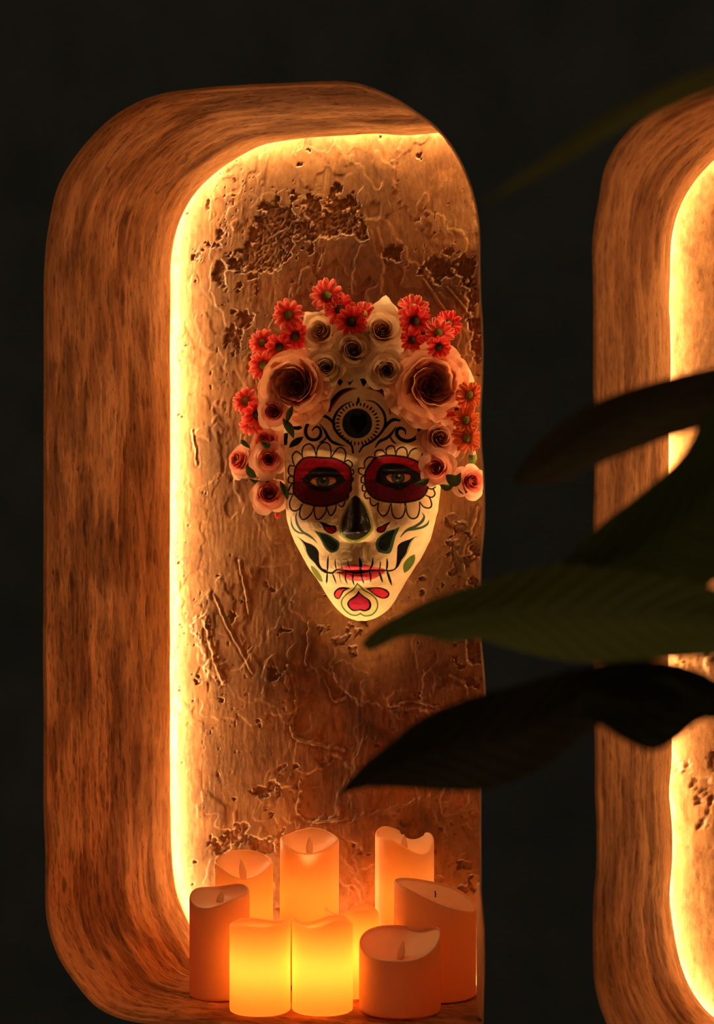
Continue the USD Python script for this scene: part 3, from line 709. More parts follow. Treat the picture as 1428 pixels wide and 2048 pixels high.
stroke('E', [(1167, 240), (1140, 310), (1060, 362), (940, 392), (850, 410)], 40, KGREEN, (.1, .7))
fill('E', [(1000, 512), (1000, 512), (930, 522), (850, 560), (760, 590), (700, 620), (655, 670), (645, 760), (640, 860), (630, 970), (600, 1040), (520, 1062), (510, 1090), (600, 1060), (670, 1000), (720, 900), (790, 800), (830, 690), (870, 600), (930, 537)], KBLACK)
stroke('E', [(920, 545), (865, 630), (835, 720), (780, 830), (700, 950)], 15, KOLIVE)
leafs.append(fill('E', [(938, 806), (938, 806), (870, 830), (790, 900), (750, 970), (745, 1050), (765, 1112), (765, 1112), (840, 1060), (910, 970), (940, 890)], (.10, .15, .03)))
# mouth
lip_u = fill('F', [(370, 258), (420, 236), (500, 216), (550, 208), (600, 190), (655, 198), (700, 206), (760, 195), (820, 220), (920, 235), (1010, 255), (1000, 278), (800, 290), (650, 308), (560, 295), (450, 272)], KLIP)
lip_l = fill('F', [(365, 300), (430, 285), (560, 300), (660, 310), (800, 295), (940, 282), (1015, 288), (960, 340), (880, 388), (780, 412), (650, 422), (540, 412), (470, 372), (420, 332)], KLIP)
stroke('F', [(130, 245), (200, 290), (240, 305), (300, 312), (360, 272), (440, 273), (520, 285), (600, 310), (680, 307), (750, 292), (820, 276), (940, 275), (1040, 278), (1100, 282), (1160, 255), (1190, 205)], 27, taper=(.8, .5))
for pts, w in (([(248, 80), (240, 190), (236, 300)], 26), ([(236, 290), (230, 390), (225, 452)], 26), ([(342, 122), (345, 200), (362, 275)], 18), ([(300, 310), (330, 380), (357, 455)], 20), ([(425, 182), (440, 255)], 10), ([(410, 305), (400, 350), (424, 445)], 10),
               ([(515, 140), (520, 205), (565, 285)], 14), ([(495, 290), (480, 380), (508, 458)], 21), ([(590, 310), (580, 400), (602, 478)], 24), ([(673, 112), (690, 205), (685, 300)], 42), ([(690, 300), (710, 390), (732, 452)], 26), ([(857, 110), (845, 205), (798, 285)], 27),
               ([(810, 280), (825, 360), (823, 432)], 25), ([(955, 148), (955, 210), (938, 282)], 18), ([(935, 280), (965, 370), (987, 438)], 28), ([(1047, 116), (1050, 200), (1040, 280)], 28), ([(1045, 275), (1078, 380), (1110, 474)], 34)):
    stroke('F', spline(pts, 3), w, taper=(.35, .35) if w > 12 else (.5, .5))
# chin
HEART = [(643, 462), (643, 462), (580, 545), (500, 600), (440, 670), (430, 740), (470, 810), (540, 870), (620, 890), (685, 865), (685, 865), (750, 895), (840, 880), (900, 820), (920, 750), (900, 670), (830, 600), (740, 550), (680, 490)]
chin_heart = fill('F', HEART, (.85, .58, .25))
stroke('F', HEART, 20, (.07, .14, .03), closed=True)
fill('F', [(660, 548), (660, 548), (620, 610), (540, 670), (505, 730), (530, 790), (590, 832), (680, 822), (680, 822), (740, 837), (810, 812), (836, 750), (810, 680), (740, 630), (690, 590)], KBLACK)
fill('F', [(670, 593), (670, 593), (620, 650), (550, 690), (530, 740), (570, 800), (640, 815), (680, 800), (680, 800), (740, 815), (790, 790), (805, 740), (780, 680), (720, 640)], (.40, .012, .05))
drops = [fill('F', [(555, 520), (555, 520), (470, 503), (390, 513), (335, 560), (323, 610), (350, 657), (395, 667), (430, 620), (470, 560)], KBLACK), fill('F', [(750, 520), (750, 520), (850, 507), (950, 508), (1040, 538), (1082, 590), (1062, 642), (1000, 662), (920, 642), (850, 592), (800, 552)], KBLACK)]
fill('F', [(480, 530), (480, 530), (400, 540), (357, 570), (342, 620), (385, 655), (415, 610), (440, 560)], (.62, .03, .05))
fill('F', [(805, 533), (805, 533), (900, 523), (1000, 545), (1057, 590), (1045, 627), (990, 645), (920, 620), (860, 580)], (.62, .03, .05))

NR_, NC_ = 640, 390
ys = np.linspace(EDGE[0, 0], EDGE[-1, 0], NR_)
us = np.sin(np.linspace(-1, 1, NC_) * math.pi / 2 * .86) / math.sin(math.pi / 2 * .86)
el, er = np.interp(ys, EDGE[:, 0], EDGE[:, 1]), np.interp(ys, EDGE[:, 0], EDGE[:, 2])
k3 = np.ones(9) / 9
el, er = (np.convolve(np.pad(e, 4, mode='reflect', reflect_type='odd'), k3, 'valid') for e in (el, er))
el += 1.4 * (noise(np.stack([ys / 14, 0 * ys, 0 * ys], 1), 5) - .5)
er += 1.8 * (noise(np.stack([ys / 14, 0 * ys + 9, 0 * ys], 1), 6) - .5)
MP = np.stack([((el + er) / 2)[:, None] + ((er - el) / 2)[:, None] * us, np.broadcast_to(ys[:, None], (NR_, NC_))], -1).reshape(-1, 2)
MV = mask_point(MP)
MC = np.tile(np.array([(.89, .64, .35)]), (len(MP), 1))
for g, c in PAINT:
    b = g.bounds
    i = np.nonzero((MP[:, 0] > b[0] - 1) & (MP[:, 0] < b[2] + 1) & (MP[:, 1] > b[1] - 1) & (MP[:, 1] < b[3] + 1))[0]
    if not len(i):
        continue
    shapely.prepare(g)
    bd = shapely.boundary(g)
    d = shapely.distance(bd, shapely.points(MP[i])) * np.where(shapely.contains_xy(g, MP[i, 0], MP[i, 1]), 1, -1)
    a = np.clip(.5 + d / 1.1, 0, 1)[:, None]
    MC[i] = MC[i] * (1 - a) + a * np.asarray(c)
MF = grid_faces(NR_, NC_)[:, ::-1]
MF = np.vstack([MF[:, [0, 1, 2]], MF[:, [0, 2, 3]]])
# the rim turned back towards the panel
ring = np.concatenate([np.arange(NC_), np.arange(1, NR_) * NC_ + NC_ - 1, (NR_ - 1) * NC_ + np.arange(NC_ - 2, -1, -1), np.arange(NR_ - 2, 0, -1) * NC_])
mid = MV[ring].mean(0)
inward = mid - MV[ring]
inward -= np.outer(inward @ MN, MN)
inward /= np.linalg.norm(inward, axis=1, keepdims=True)
R1 = MV[ring] - MN * .004 + inward * .0008
R2 = MV[ring] - MN * .012 + inward * .004
nv, nr_ = len(MV), len(ring)
MVa = np.vstack([MV, R1, R2])
j = np.arange(nr_)
jn = (j + 1) % nr_
skirt = []
for a, b in ((ring, nv + j), (nv + j, nv + nr_ + j)):
    skirt += [np.stack([a, b, b[jn]], 1), np.stack([a, b[jn], a[jn]], 1)]
MFa = np.vstack([MF] + skirt)
MCa = np.vstack([MC, np.tile([(.89, .64, .35)], (2 * nr_, 1))])
if np.mean((normals(MV, MF) @ MN)) < 0:
    MFa = MFa[:, ::-1]
MNa = normals(MVa, MFa)
cen = MVa[MFa].mean(1)
cp = pix(cen)

mask = thing('mask', 'white painted skull face mask with red eye patches, crowned with roses and daisies', 'mask', MO)
part_of = np.zeros(len(MFa), int)
REG = [('eye_patch', eye_l[0].buffer(2), 'gloss_paint', 'dark red painted eye patch ringed in black, on the left'), ('eye_patch', eye_r[0].buffer(2), 'gloss_paint', 'dark red painted eye patch ringed in black, on the right'),
       ('eye', eye_l[1], 'gloss_paint', None), ('eye', eye_r[1], 'gloss_paint', None), ('nose', nose_shape.buffer(2.2), 'gloss_paint', 'glossy black nose edged in olive green'),
       ('upper_lip', lip_u, 'gloss_paint', None), ('lower_lip', lip_l, 'gloss_paint', None), ('chin_heart', chin_heart.buffer(1.5), 'mask_paint', 'dark red upside-down heart outlined in green on the chin'),
       ('forehead_medallion', medallion, 'mask_paint', 'dark round medallion on the forehead'), ('painted_leaf', leafs[0], 'mask_paint', None), ('painted_leaf', leafs[1], 'mask_paint', None),
       ('painted_drop', drops[0], 'mask_paint', None), ('painted_drop', drops[1], 'mask_paint', None)]
for q, (nm, g, mt, lb) in enumerate(REG):
    shapely.prepare(g)
    part_of[shapely.contains_xy(g, cp[:, 0], cp[:, 1])] = q + 1
prims = {}
for q, (nm, mt, lb) in enumerate([('face', 'mask_paint', None)] + [(r[0], r[2], r[3]) for r in REG]):
    F = MFa[part_of == q]
    u, inv = np.unique(F, return_inverse=True)
    up = prims[q - 2] if nm == 'eye' else mask
    prims[q] = put(nm, MVa[u] - MO, inv.reshape(-1, 3), mt, up, col=MCa[u], nrm=MNa[u], label=lb)

# ------------------------------------------------------------------ flowers
def shade(c0, c1, t):
    return np.asarray(c0) * (1 - t)[:, None] + np.asarray(c1) * t[:, None]


def surface_y(p):
    """Depth of the mask or, beside it, of the panel behind a picture point."""
    l, r = np.interp(p[1], EDGE[:, 0], EDGE[:, 1]), np.interp(p[1], EDGE[:, 0], EDGE[:, 2])
    if EDGE[0, 0] < p[1] < EDGE[-1, 0] and l + 4 < p[0] < r - 4:
        return float(mask_point(np.array([p], float))[0, 1])
    return PANEL_Y - .001


def stem_of(root, origin, axis, length, target_y, r=.0011):
    """Green wire from the flower's base straight back to what it is fixed to."""
    a = -np.asarray(axis) * length
    b = a + [0, .012, 0]
    end = np.array([b[0] * 1.05, max(target_y + .002 - origin[1], b[1] + .004), b[2] * 1.05 - .002])
    v, f = tube(spline([a * .6, a, (a + end) / 2 + [0, .004, 0], end], 4), r, 6)
    put('stem', v, f, 'flower_green', root, col=np.tile([(.05, .08, .02)], (len(v), 1)))


RINGS = {  # radius, rim height, outward curl (all times R), half width in radians, petals
    'rose': [(.10, .40, .00, 2.6, 2), (.21, .46, .01, 1.8, 2), (.34, .48, .01, 1.5, 3), (.48, .46, .03, 1.3, 3), (.63, .34, .09, 1.1, 3), (.78, .12, .20, .95, 4), (.88, -.12, .34, .8, 5)],
    'peony': [(.13, -.20, .03, 1.5, 2), (.27, -.05, .02, 1.2, 3), (.42, .42, .01, 1.25, 3), (.47, .50, .03, 1.2, 3), (.55, .50, .05, 1.05, 3), (.63, .42, .09, .95, 4), (.72, .30, .14, .85, 5), (.80, .12, .20, .75, 5), (.86, -.08, .24, .7, 6)]}


def petal_mesh(ring, phi, R, rng, kind):
    """One rose petal in the flower's frame (z towards the viewer)."""
    rho, zr, curl, half, _ = ring
    rho, zr = rho * R * (1 + rng.normal(0, .04)), (zr + rng.normal(0, .02)) * R
    k = ring[0]
    ns, nt = 17, 11
    s, t = np.meshgrid(np.linspace(-1, 1, ns), np.linspace(0, 1, nt))
    s, t = s.ravel(), t.ravel()
    peony = kind == 'peony'
    tip = .34 * max(0, k - .40) if kind == 'cream' else .02
    te = t * (1 - (.10 if peony else .20) * np.abs(s) ** 3.2 + tip * np.exp(-(s / .2) ** 2))
    a = phi + s * half * (.55 + .45 * np.minimum(1, t / .5))
    rr = rho * (1 + (.24 - .18 * k) * s)
    rad = R * .05 + (rr - R * .05) * np.clip(te, 0, 1.3) ** .55
    z = -.62 * R + (zr + .62 * R) * te ** 1.1
    c = np.maximum(te - .62, 0) / .38
    rad = rad + R * curl * c ** 1.7
    z = z - R * curl * .75 * c ** 2.4
    ruf = (.055 if peony else .022) * R * (.35 + k)
    q = np.stack([s * (3.6 if peony else 1.7) + 50 * rng.random(), t * 1.6 + 50 * rng.random(), 0 * s], 1)
    rad = rad + ruf * 2.4 * (fbm(q, 2, 3) - .5) * te
    z = z + ruf * 2.8 * (fbm(q + 17, 2, 4) - .5) * te
    return np.stack([rad * np.cos(a), rad * np.sin(a), z], 1), grid_faces(nt, ns), te, s


ROSE_COL = {'cream': ((.46, .22, .085), (.95, .72, .44)), 'peony': ((.44, .065, .03), (.95, .52, .29)), 'pink': ((.66, .045, .035), (.94, .54, .34)), 'tan': ((.26, .115, .04), (.66, .43, .23)), 'dusty': ((.42, .11, .06), (.76, .40, .25))}  # three crown roses are cream darkened, their shade put into the petal colour
ROSES = [  # picture point, radius in picture units, depth in front of what is behind, tilt right and up, kind, petals, label
    ((641, 663), 42, .030, (-.35, .10), 'cream', 19, 'cream rose at the top left of the crown, left of the pointed cream rose'),
    ((766, 660), 50, .034, (-.05, .12), 'cream', 20, 'large cream rose with pointed petals at the top of the crown'),
    ((707, 700), 41, .030, (-.02, .10), 'tan', 18, 'tan rose in the middle of the crown, directly above the medallion'),
    ((653, 735), 34, .040, (-.05, -.05), 'tan', 17, 'small tan rose between the left peony and the middle tan rose'),
    ((774, 741), 39, .046, (.05, -.05), 'tan', 18, 'tan rose beside the right peony, below the pointed cream rose'),
    ((590, 772), 74, .056, (-.22, .05), 'peony', 24, 'big open pink peony rose on the left of the crown'),
    ((863, 771), 80, .052, (.10, .02), 'peony', 26, 'biggest open peach peony rose on the right of the crown'),
    ((547, 824), 33, .128, (-.15, .08), 'pink', 15, 'small coral rose just below the left peony'),
    ((532, 884), 37, .030, (-.45, .30), 'pink', 14, 'pink rose turned upward, half hidden above the lowest left roses'),
    ((538, 918), 35, .048, (.05, .05), 'pink', 16, 'coral rose with a deep red heart beside the left eye'),
    ((478, 921), 33, .030, (-.95, .25), 'pink', 14, 'pink rose seen from the side, outermost on the left'),
    ((537, 988), 36, .040, (-.05, .25), 'pink', 16, 'lowest pink rose on the left, beside the cheek'),
    ((881, 877), 41, .036, (.15, .12), 'dusty', 16, 'dusty brown-pink rose below the right peony'),
    ((873, 936), 34, .052, (-.30, .02), 'pink', 16, 'coral rose overlapping the outer corner of the right eye'),
    ((943, 963), 32, .034, (.40, .05), 'pink', 16, 'pink rose at the right edge of the niche, lowest on the right'),
]


def px_size(y):
    return (y - CAM[1]) / FWD[1] / FPX * 1.03


def rose(p, rad, off, tilt, kind, n, label, seed):
    rng = np.random.default_rng(seed)
    sy = min(surface_y(p), PANEL_Y - .016)
    y = sy - off * .8
    O = aty([p], y)[0]
    R = rad * px_size(y) * (.95 if kind == 'peony' else .92)
    axis = -FWD + RIGHT * tilt[0] + UP * tilt[1]
    Fm = frame(axis)
    root = thing('rose', label, 'rose', O, 'artificial roses of the flower crown')
    dark, pale = ROSE_COL[kind]
    rings = RINGS['peony' if kind == 'peony' else 'rose']
    for ring in rings:
        phi = rng.random() * 6.28
        for i in range(ring[4]):
            V, F, te, s = petal_mesh(ring, phi + i * 2 * math.pi / ring[4] + rng.normal(0, .1), R, rng, kind)
            k = ring[0]
            fade = np.clip(te ** (1.5 - .8 * k) * (.30 + .70 * k) + .12 * np.abs(s) * k + .45 * smooth01((te - .88) / .12), 0, 1)  # pigment gradient, plus a pale rim that paints in light on the edges
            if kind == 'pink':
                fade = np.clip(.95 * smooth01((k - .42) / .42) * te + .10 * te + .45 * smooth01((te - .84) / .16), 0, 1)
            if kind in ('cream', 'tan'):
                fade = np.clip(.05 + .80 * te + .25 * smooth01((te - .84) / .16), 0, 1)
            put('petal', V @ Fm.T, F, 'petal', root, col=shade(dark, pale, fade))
    d = trimesh.creation.icosphere(2)
    put('flower_heart', (np.array(d.vertices) * [.17, .17, .10] + [0, 0, -.52]) * R @ Fm.T, np.array(d.faces), 'petal', root, col=np.tile([np.asarray(dark) * .6], (len(d.vertices), 1)))
    gv, gf = [], []
    for q in range(5):                                                       # the green calyx behind
        a = q * 2 * math.pi / 5 + rng.random()
        t, s = np.meshgrid(np.linspace(0, 1, 6), np.linspace(-1, 1, 3), indexing='ij')
        t, s = t.ravel(), s.ravel()
        w = .16 * R * np.sin(np.pi * np.clip(t * .9 + .1, 0, 1)) * s
        rad_, z = R * (.06 + .72 * t ** .8), R * (-.70 + .30 * t ** 2) + 0.04 * R * np.abs(s)
        gv.append(np.stack([rad_ * math.cos(a) - w * math.sin(a), rad_ * math.sin(a) + w * math.cos(a), z], 1))
        gf.append(grid_faces(6, 3))
    V, F = join(list(zip(gv, gf)))
    put('calyx', V @ Fm.T, F, 'flower_green', root, col=np.tile([(.10, .13, .03)], (len(V), 1)))
    a = Fm[:, 2]
    stem_of(root, O, a, R * .62, surface_y(p), .0014)
    return root, O, Fm, R


made = [rose(*r, 100 + i) for i, r in enumerate(ROSES)]


def leaf_blade(name, pts_px, y, width, parent, origin, bend=.004, colour=(.06, .08, .02)):
    """A small rose leaf along two or three picture points at the depth y."""
    P = aty(spline(pts_px, 8), y)
    n = len(P)
    T = np.gradient(P, axis=0)
    S = np.cross(T, -FWD)
    S /= np.linalg.norm(S, axis=1, keepdims=True)
    t = np.linspace(0, 1, n)
    w = width * px_size(y) * np.sin(np.pi * np.clip(t, .02, .99) ** .8)
    s = np.linspace(-1, 1, 5)
    V = P[:, None] + S[:, None] * (w[:, None] * s)[..., None] - FWD * (bend * (np.abs(s)[None] * .8 + np.sin(np.pi * t)[:, None]))[..., None] * .5
    V = V.reshape(-1, 3) - origin
    put(name, V, grid_faces(n, 5), 'flower_green', parent, col=np.tile([colour], (len(V), 1)))


for i, pts, dy, w in ((7, [(566, 838), (580, 858), (588, 878)], -.004, 8), (7, [(585, 812), (578, 830), (572, 850)], -.006, 6), (9, [(512, 955), (500, 944), (493, 930)], -.012, 8), (9, [(522, 884), (535, 892), (540, 885)], -.02, 6),
                      (11, [(545, 955), (520, 966), (498, 958)], .004, 6), (11, [(560, 962), (572, 985), (575, 1000)], .002, 6), (13, [(858, 958), (845, 966), (828, 968)], -.012, 7), (13, [(880, 970), (895, 976), (910, 966)], -.006, 6),
                      (13, [(892, 950), (910, 962), (922, 945)], -.010, 11), (14, [(918, 972), (925, 982), (935, 985)], -.004, 6), (10, [(500, 896), (487, 885), (482, 880)], -.004, 5), (12, [(838, 852), (850, 842), (862, 846)], .008, 5)):
    root, O, Fm, R = made[i]
    leaf_blade('leaf', pts, O[1] + dy, w, root, O)


def bud(p0, p1, y, label, tip):
    A, B = aty([p0], y)[0], aty([p1], y - .006)[0]
    t = np.linspace(0, 1, 9)
    ps = px_size(y)
    O = A.copy()
    root = thing('rose_bud', label, 'bud', O, 'closed rose buds of the flower crown')
    v, f = tube((A + (B - A) * t[:, None]) - O, 8.5 * ps * np.sin(np.pi * np.clip(t * .93 + .05, 0, 1)) ** .7, 10)
    put('bud_body', v, f, 'flower_green', root, col=np.tile([(.15, .19, .03)], (len(v), 1)))
    t2 = np.linspace(.72, 1.12, 7)
    v, f = tube((A + (B - A) * t2[:, None]) - O, 6.5 * ps * np.sqrt(np.clip(1 - ((t2 - .80) / .33) ** 2, .01, 1)), 9)
    put('bud_tip', v, f, 'petal', root, col=np.tile([tip], (len(v), 1)))
    v, f = tube(spline([(0, 0, 0), -(B - A) * .25 + [0, .006, 0], -(B - A) * .3 + [0, PANEL_Y - O[1], 0]], 4), .0011, 6)
    put('stem', v, f, 'flower_green', root, col=np.tile([(.07, .10, .02)], (len(v), 1)))


bud((559, 1006), (555, 1034), .335, 'green rose bud with a red tip hanging beside the left cheek', (.65, .05, .06))
bud((946, 928), (945, 902), .335, 'green rose bud with a pink tip standing at the right edge of the niche', (.85, .40, .30))

# daisies: four kinds are built, the others are copies of them turned and scaled
DAISIES = [  # picture point, radius, distance in front of the panel, tilt, kind, label
    ((654, 592), 31, .055, (.10, .10), 0, 'topmost coral daisy of the crown, with a yellow-green centre'),
    ((679, 619), 29, .048, (.15, -.15), 1, 'red daisy tucked just below the topmost daisy'),
    ((577, 630), 29, .050, (-.05, -.10), 0, 'red daisy with a green centre standing alone at the upper left of the crown'),
    ((590, 672), 27, .045, (.15, -.20), 1, 'red daisy half hidden behind the left edge of the top left cream rose'),
    ((526, 686), 26, .045, (-.35, .05), 0, 'red daisy outermost at the left, above the left peony'),
    ((559, 694), 25, .055, (-.05, -.20), 1, 'red daisy with a dark centre touching the top of the left peony'),
    ((527, 731), 28, .052, (-.10, .05), 0, 'coral daisy with a big green centre against the left side of the left peony'),
    ((492, 803), 25, .045, (-.30, .15), 0, 'coral daisy with a pale green centre, farthest left at mid height'),
    ((514, 829), 26, .052, (.20, -.05), 1, 'dark-centred red daisy touching the small coral rose under the left peony'),
    ((503, 847), 24, .046, (.05, -.75), 2, 'red daisy drooping downward above the side-on pink rose'),
    ((703, 643), 29, .062, (-.05, -.20), 1, 'dark-centred red daisy between the two top cream roses'),
    ((727, 629), 24, .045, (.05, .35), 2, 'small coral daisy with a yellow centre left of the pointed cream rose'),
    ((826, 618), 28, .045, (-.05, .55), 2, 'red daisy with petals raised, topmost right of the pointed cream rose'),
    ((830, 641), 28, .055, (.05, -.25), 1, 'dark-centred red daisy just under the topmost daisy on the right'),
    ((897, 648), 25, .040, (.10, .20), 1, 'red daisy behind another one at the upper right end of the crown'),
    ((878, 667), 28, .058, (-.05, .10), 0, 'coral daisy with a green centre in front at the upper right of the crown'),
    ((824, 680), 22, .060, (.10, -.15), 1, 'small red daisy with a green-brown centre right beside the pointed cream rose'),
    ((878, 693), 22, .078, (.02, -.55), 1, 'red daisy hanging over the top edge of the right peony'),
    ((848, 671), 18, .045, (.10, .10), 1, 'tiny red daisy deep between the others above the right peony'),
    ((939, 791), 25, .062, (.05, .05), 3, 'orange-red daisy with a large yellow centre at the right of the right peony'),
    ((916, 821), 21, .050, (-.10, .10), 1, 'dark-centred red daisy half hidden under the right peony'),
    ((932, 840), 25, .062, (.05, .10), 3, 'orange daisy with a yellow centre, middle one of the column at the right edge'),
    ((934, 876), 27, .060, (-.05, .05), 3, 'orange daisy with a half-dark centre, lowest one at the right edge'),
]
DCOL = {0: ((.88, .055, .050), (.96, .36, .24), (.30, .27, .05)), 1: ((.80, .030, .038), (.92, .15, .11), (.085, .055, .020)), 2: ((.86, .050, .050), (.96, .38, .25), (.50, .33, .08)), 3: ((.86, .14, .045), (.93, .36, .13), (.42, .34, .06))}
R0 = .0165
proto = {}
for i, (p, rad, off, tilt, kind, label) in enumerate(DAISIES):
    rng = np.random.default_rng(300 + i)
    y = PANEL_Y - off
    if surface_y(p) < PANEL_Y - .004:
        y = min(y, surface_y(p) - .012)
    O = aty([p], y)[0]
    scale = 1.12 * rad * px_size(y) / R0
    Fm = frame(-FWD + RIGHT * tilt[0] + UP * tilt[1])
    a = rng.random() * 6.28
    Rz = np.array([[math.cos(a), -math.sin(a), 0], [math.sin(a), math.cos(a), 0], [0, 0, 1]])
    B = (Fm @ Rz) * scale
    path = numbered('/World', 'daisy')
    x = UsdGeom.Xform.Define(stage, path)
    x.AddTransformOp().Set(Gf.Matrix4d(*B[:, 0], 0, *B[:, 1], 0, *B[:, 2], 0, *O, 1))
    root = tag(x.GetPrim(), label, 'daisy', 'coral daisies of the flower crown')
    if kind in proto:
        root.GetReferences().AddInternalReference(proto[kind])
        root.SetInstanceable(True)
        continue
    proto[kind] = path
    base, edge, cen_col = DCOL[kind]
    for whorl, (m, L, lift, wid) in enumerate(((12, 1.0, .10, .30), (9, .86, .42, .27))):
        for q in range(m):
            an = 2 * math.pi * (q + .5 * whorl) / m + rng.normal(0, .09)
            t, s = np.meshgrid(np.linspace(0, 1, 7), np.linspace(-1, 1, 5), indexing='ij')
            t, s = t.ravel(), s.ravel()
            ln = R0 * L * (.95 + .1 * rng.random())
            w = wid * R0 * (.35 + .65 * np.sin(np.pi * np.clip(t * .62 + .14, 0, 1))) * np.sqrt(np.clip(1 - np.maximum(t - .80, 0) ** 2 / .055, .02, 1)) * s * .62
            up_ = lift * (1 + .5 * rng.normal(0, .4))
            rr = R0 * .16 + (ln - R0 * .16) * t
            z = R0 * (up_ * t - .30 * up_ * t ** 2.5 * 1.3) + .10 * R0 * np.abs(s) ** 1.5 * t + .025 * R0 * np.cos(s * 5) - .02 * R0
            tw = rng.normal(0, .22)
            ca, sa = math.cos(an), math.sin(an)
            V = np.stack([rr * ca - w * sa, rr * sa + w * ca, z + tw * w], 1)
            fade = np.clip(.85 * np.abs(s) ** 1.6 * smooth01(t * 2) + .55 * smooth01((t - .72) / .3) - .1 * (1 - t), 0, 1)
            put('petal', V, grid_faces(7, 5), 'petal', root, col=shade(base, edge, fade))
    d = trimesh.creation.icosphere(3)
    v = np.array(d.vertices)
    h = v * [R0 * .30, R0 * .30, R0 * .24] + [0, 0, R0 * .10]
    rad_ = np.linalg.norm(v[:, :2], axis=1)
    dk = np.asarray(cen_col) * np.array([.55, .45, .5])
    put('flower_centre', h, np.array(d.faces), 'daisy_centre', root, col=shade(cen_col, dk, smooth01((rad_ - .45) / .5) * .6 + (.35 if kind == 1 else 0) * smooth01(.5 - rad_)))
    v, f = tube(np.array([(0, 0, -.002), (0, .002, -.015), (.002, .004, -.034)]) * (R0 / .0165), .0012, 6)
    put('stem', v, f, 'flower_green', root, col=np.tile([(.06, .09, .02)], (len(v), 1)))
    v, f = tube(np.array([(0, 0, -.0055), (0, 0, -.003), (0, 0, -.0005)]), [.0012, .0038, .0045], 9)
    put('calyx', v, f, 'flower_green', root, col=np.tile([(.09, .13, .03)], (len(v), 1)))

# ------------------------------------------------------------------ flameless wax candles
CANDLES = [  # middle (picture x), depth, radius in picture units, rim heights (picture y) from the right round by the back, bowl level, bowl sharpness, flame tip, lamp, label
    (439, .152, 60, (1780, 1767, 1771, 1774, 1790, 1813, 1811, 1793), 1804, 3, (444, 1783), 0, 'orange wavy-rimmed pillar candle farthest left, beside the glowing pair'),
    (487, .232, 59, (1724, 1708, 1699, 1706, 1721, 1737, 1757, 1744), 1757, 2, (482, 1718), 0.03, 'pillar candle with a pointed flame standing at the back left'),
    (619, .268, 59, (1677, 1664, 1655, 1666, 1675, 1693, 1707, 1692), 1706, 2.5, (619, 1674), 0.03, 'tall pale pillar candle at the back, left of the gap'),
    (809, .322, 59, (1677, 1665, 1663, 1652, 1667, 1676, 1694, 1707), 1700, 2.5, (807, 1668), 0.03, 'tall pale pillar candle at the back right, lit along its right edge'),
    (870, .254, 82, (1815, 1783, 1763, 1755, 1760, 1776, 1806, 1822), 1791, 1, (861, 1781), 0, 'wide candle with a slanted flat top and a short black wick, at the right'),
    (520, .096, 61, (1838, 1840, 1837, 1837, 1847, 1849, 1854, 1847), 1868, 4, None, 1.0, 'glowing yellow pillar candle in the front row, left one of the bright pair'),
    (645, .126, 61, (1843, 1831, 1834, 1843, 1836, 1852, 1851, 1838), 1866, 4, None, 1.25, 'brightest glowing yellow pillar candle, front middle'),
    (704, .220, 55, (1827, 1809, 1816, 1826, 1814, 1830, 1826, 1821), 1848, 4, None, 1.15, 'glowing yellow candle behind the bright pair, only its top showing'),
    (800, .160, 82, (1863, 1852, 1850, 1856, 1885, 1915, 1923, 1905), 1916, 1, (806, 1881), 0, 'short wide dark orange candle with a slanted top and a flame, front right'),
    (1003, .170, 50, (1765, 1762, 1762, 1763, 1765, 1768, 1770, 1768), 1780, 3, None, 0, 'candle almost hidden behind the right edge of the niche, only a sliver showing'),
]


def z_at(py, P):
    """Height at which the point P's upright line meets the picture row py."""
    return CAM[2] - (py - PH / 2) / FPX * ((np.asarray(P) - CAM) @ FWD)


